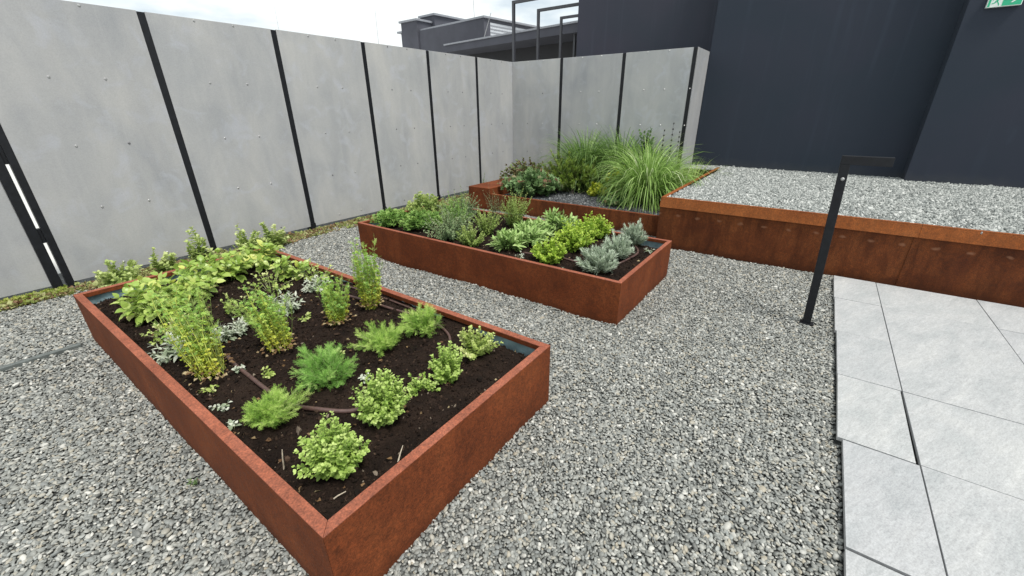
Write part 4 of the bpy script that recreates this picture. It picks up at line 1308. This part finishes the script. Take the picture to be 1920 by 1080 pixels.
# ------------------------------------------------------------------ back bed
ZL = 0.17
def grass(name, label, x, y, n, Lm, mat, seed, wd=0.008, base=0.10, lean0=0.5, grav=1.0, group=None, z=ZL):
    r = np.random.default_rng(seed)
    root = tag(empty(name, (x, y, z)), label, 'grass', group)
    ph = r.uniform(0, 2 * math.pi, n); th = np.abs(r.normal(0, lean0, n)).clip(0.03, 1.25)
    out = np.stack([np.cos(ph), np.sin(ph), np.zeros(n)], 1)
    L = Lm * r.uniform(0.55, 1.15, n)
    k = 9
    P = out * (base * r.uniform(0, 1, n) ** .5)[:, None]
    pts = [P]
    a = th.copy()
    for i in range(k - 1):
        f = i / (k - 2)
        P = P + (out * np.sin(a)[:, None] + np.array([0, 0, 1.0]) * np.cos(a)[:, None]) * (L / (k - 1))[:, None]
        pts.append(P)
        a = a + grav * (0.08 + 0.42 * f) * (0.5 + r.uniform(0, 1, n)) * (0.5 + th)
        a = np.minimum(a, 2.9)
    Cv = np.stack(pts, 1)
    Cv[..., 2] = np.maximum(Cv[..., 2], 0.012)
    side = np.stack([-np.sin(ph), np.cos(ph), np.zeros(n)], 1)[:, None] + 0.25 * r.normal(size=(n, 1, 3))
    prof = wd * np.array([0.6, 0.9, 1, 1, .95, .85, .65, .4, .03])[None, :, None] * r.uniform(.7, 1.2, (n, 1, 1))
    V = np.stack([Cv + side * prof * .5, Cv - side * prof * .5], 2).reshape(-1, 3)
    I = (np.arange(n)[:, None] * k + np.arange(k - 1)[None]).ravel() * 2
    T = np.concatenate([np.stack([I, I + 1, I + 3], 1), np.stack([I, I + 3, I + 2], 1)])
    ti = np.repeat(np.clip(r.normal(.5, .25, n), 0, 1), k * 2)
    link('blades', tri_mesh('blades', V, T, ti), M[mat], root)['kind'] = 'stuff'
    # short dead leaf bases
    m = n // 6
    Cs = stem_curves(r, m, Lm * 0.16, base * 1.3, base_r=.7, flat=.2)
    V, T = stems_mesh(Cs, 0.004, 0.001)
    link('dead_stubble', tri_mesh('dead_stubble', V, T, r.uniform(0, 1, len(V))), M['l_dry'], root)['kind'] = 'stuff'
    return root


GG = 'ornamental grass clumps in the back bed'
grass('fountain_grass', 'large bright green fountain grass arching over the bed edge', 5.80, 1.84, 1400, 0.94, 'l_grass', 101, 0.011, 0.20, 0.52, 1.45, GG)
grass('fountain_grass', 'bright green fountain grass behind the largest clump', 6.50, 2.15, 900, 0.98, 'l_grass', 102, 0.010, 0.15, 0.46, 1.25, GG)
grass('dark_grass', 'dark green grass clump against the short fence', 6.62, 3.20, 1300, 1.05, 'l_grass_dk', 103, 0.011, 0.20, 0.52, 1.25, GG)
grass('dark_grass', 'dark green grass clump behind the bright fountain grass', 6.76, 2.62, 1000, 1.14, 'l_grass_dk', 104, 0.011, 0.18, 0.50, 1.2, GG)
grass('dry_grass', 'low brownish grass spilling over the raised bed rim', 6.85, 1.50, 420, 0.62, 'l_sav', 105, 0.006, 0.20, 0.75, 1.1, GG)
grass('dry_grass', 'low yellowish grass at the foot of the fence end', 6.40, 1.52, 260, 0.55, 'l_grass', 106, 0.006, 0.15, 0.7, 1.1, GG)

herb('low_shrub', 'shrub', 'low round leaved green shrub at the bed corner by the bench block', (5.34, 3.42, ZL), 111, 0.37, 0.43, 170, 4, 2, 0.075, 0.065, 'lobed', 'l_ger', t0=0.55, ang=65, stem='stem_brown', stem_r=0.002)
herb('low_shrub', 'shrub', 'bronze tinged green shrub behind the round leaved one', (5.68, 3.56, ZL), 115, 0.40, 0.34, 90, 4, 2, 0.065, 0.05, 'lobed', 'l_red', t0=0.5, ang=65, stem='stem_brown', stem_r=0.002)
herb('bronze_shrub', 'shrub', 'reddish bronze leaved shrub leaning over the bench block', (5.80, 3.72, ZL), 112, 0.50, 0.48, 110, 8, 3, 0.05, 0.04, 'ovate_s', 'l_red', t0=0.4, ang=55, stem='stem_brown', stem_r=0.003, lean=(-0.1, 0.12), flat=0.9)
herb('dwarf_pine', 'shrub', 'dark dwarf pine between bronze shrub and grasses', (5.98, 3.18, ZL), 113, 0.56, 0.46, 120, 16, 7, 0.065, 0.055, 'needle', 'l_pine', t0=0.35, ang=48, width=1.2, stem='stem_brown', stem_r=0.006, tint='height')
herb('dwarf_pine', 'shrub', 'smaller dark dwarf pine in front of the dark grass', (6.05, 2.86, ZL), 114, 0.44, 0.34, 85, 15, 7, 0.06, 0.05, 'needle', 'l_pine', t0=0.3, ang=48, width=1.2, stem='stem_brown', stem_r=0.006, tint='height')
herb('spurge', 'plant', 'small lime yellow spurge standing alone on the slate chips', (5.85, 2.61, ZL), 116, 0.19, 0.15, 44, 6, 4, 0.035, 0.04, 'ovate_s', 'l_euph', t0=0.45, ang=70, group='lime spurges')
herb('spurge', 'plant', 'lime yellow spurge partly covered by fountain grass', (6.02, 2.36, ZL), 117, 0.44, 0.20, 40, 6, 4, 0.04, 0.045, 'ovate_s', 'l_euph', t0=0.5, ang=70, group='lime spurges')
herb('leafy_plant', 'plant', 'dark green low plant below the big fountain grass', (5.42, 2.10, ZL), 118, 0.15, 0.24, 60, 3, 2, 0.06, 0.05, 'lobed', 'l_ger', t0=0.6, ang=65)
herb('leafy_shrub', 'shrub', 'leafy shoot standing above the grasses before the fence', (6.85, 2.28, ZL), 119, 0.98, 0.17, 14, 14, 2, 0.055, 0.04, 'ovate_s', 'l_ger', t0=0.55, ang=55, stem='stem_brown', stem_r=0.004, flat=0.3)
herb('leafless_branch', 'shrub', 'thin bare branches with few leaves beside the dwarf pine', (5.75, 2.95, ZL), 120, 0.26, 0.26, 8, 5, 2, 0.03, 0.02, 'small', 'l_sav', t0=0.6, ang=60, stem='twig', stem_r=0.0025, flat=0.85)

# dark seed spikes
for i, (x, y, h, lab) in enumerate(((6.88, 1.90, 1.02, 'tallest dark seed spike in front of the fence post'), (6.86, 2.02, 0.92, 'dark seed spike left of the tallest spike'), (6.90, 1.80, 0.90, 'dark seed spike right of the tallest spike'))):
    e = tag(empty('seed_spike', (x, y, ZL)), lab, 'seed spike', 'dark seed spikes')
    MB().tube([(0, 0, 0), (.005, .0, h * .5), (0, .004, h)], [.004, .003, .0015], 6).build('stalk', M['spike'], e)
    for k in range(6):
        zc = h * (0.60 + 0.078 * k); rr = 0.020 * (1 - 0.1 * k)
        MB().tube([(0, 0, zc - .016), (0, 0, zc - .008), (0, 0, zc + .006), (0, 0, zc + .014)], [rr * .3, rr, rr * .85, rr * .2], 8).build('seed_whorl', M['spike'], e, smooth=True)

# ------------------------------------------------------------------ strip of sedum along the fence
def tuft(seed, n, L, mat):
    r = np.random.default_rng(seed)
    ph = r.uniform(0, 6.28, n); el = r.uniform(0.15, 1.3, n)
    D = np.stack([np.cos(ph) * np.cos(el), np.sin(ph) * np.cos(el), np.sin(el)], 1)
    B = np.stack([r.normal(0, .25, n), r.normal(0, .25, n), r.uniform(0, .25, n)], 1)
    V, T, m = place(T_['small'], B, D, np.tile([0, 0, 1.0], (n, 1)) + .4 * r.normal(size=(n, 3)), r.uniform(.5, 1, n) * L)
    me = tri_mesh('tuft_shape', V, T); me.materials.append(M[mat])
    return bpy.data.objects.new('tuft_shape', me)


n = 9500
x = rng.uniform(-0.6, 7.0, n); e = rng.beta(1.6, 1.3, n)
lim = np.interp(x, [-.6, 0.5, 1.5, 2.4, 3.4, 4.4, 4.8, 7.0], [0.20, 0.22, .42, .34, .34, .60, .80, .80])
y = FY - 0.01 - e * lim * (1 + 0.22 * vnoise(x, x * 0, 77, 4, 5))
keep = (vnoise(x, y, 78, 3, 6) + rng.normal(0, .5, n) > -0.75) & ~((x > 4.80) & (y < 4.30))
x, y = x[keep], y[keep]; n = len(x)
s = np.exp(rng.normal(0, .35, n)) * 0.026
scatter('sedum_strip', np.column_stack([x, y, np.full(n, -0.004)]), np.stack([rng.normal(0, .2, n), rng.normal(0, .2, n), rng.uniform(0, 6.28, n)], 1),
        np.stack([s, s, s * rng.uniform(.6, 1.2, n)], 1), [tuft(300 + i, 16, 0.8, 'sedum') for i in range(6)], 'low brown and green sedum strip growing along the foot of the fence')
n = 1500
x = rng.uniform(-0.8, 0.40, n); y = FY + 0.02 - np.abs(rng.normal(0, .09, n))
s = np.exp(rng.normal(0, .3, n)) * 0.022
scatter('moss_strip', np.column_stack([x, y, np.full(n, -0.004)]), np.stack([rng.normal(0, .2, n), rng.normal(0, .2, n), rng.uniform(0, 6.28, n)], 1),
        np.stack([s, s, s], 1), [tuft(320 + i, 18, 0.8, 'moss') for i in range(4)], 'bright yellow green moss strip at the far left fence foot')

MG = 'pale mint shoots between front planter and fence'
for lab, x, y, sd, H, Rr, ns in (('pale mint shoots nearest the double fence post', 0.69, 4.60, 131, 0.28, 0.16, 16), ('pale mint shoots second from the double fence post', 1.02, 4.66, 132, 0.30, 0.10, 8),
                             ('tallest pale mint shoots left of the second fence post', 1.36, 4.78, 133, 0.36, 0.11, 9), ('pale mint shoots right of the second fence post', 1.76, 4.70, 134, 0.24, 0.16, 16),
                             ('pale mint shoots behind the far corner of the front planter', 2.03, 4.72, 135, 0.26, 0.15, 14)):
    herb('mint_shoots', 'herb', lab, (x, y, -0.01), sd, H * 1.12, Rr, int(ns * 1.4), 13, 2, 0.055, 0.030, 'ovate_s', 'l_mint', t0=0.25, ang=66, group=MG, hvar=0.55, flat=0.6, stem_r=0.0022)
herb('mint_shoots', 'herb', 'low yellow green leaves at the left back corner of the front planter', (0.62, 4.25, -0.01), 136, 0.20, 0.17, 16, 8, 2, 0.045, 0.03, 'ovate_s', 'l_mint', t0=0.3, ang=66, group=MG)
herb('mint_shoots', 'herb', 'leafy green shoots by the third fence post', (4.25, 4.72, -0.01), 137, 0.24, 0.20, 18, 12, 2, 0.03, 0.02, 'ovate_s', 'l_mint', t0=0.25, ang=60, group=MG)
herb('mint_shoots', 'herb', 'thin grey shoot before the last fence post', (5.9, 4.85, -0.01), 138, 0.42, 0.05, 4, 16, 2, 0.025, 0.015, 'ovate_s', 'l_ros', t0=0.2, ang=50, group=MG)
# small weeds in the gravel
for i, (x, y, lab) in enumerate(((0.22, 1.78, 'small green weed in the gravel by the left planter wall'), (1.95, 2.62, 'tiny weed in the gravel before the middle planter'))):
    herb('weed', 'weed', lab, (x, y, -0.004), 170 + i, 0.035, 0.03, 6, 3, 2, 0.011, 0.008, 'small', 'l_ger', t0=0.4, group='small weeds in the gravel')
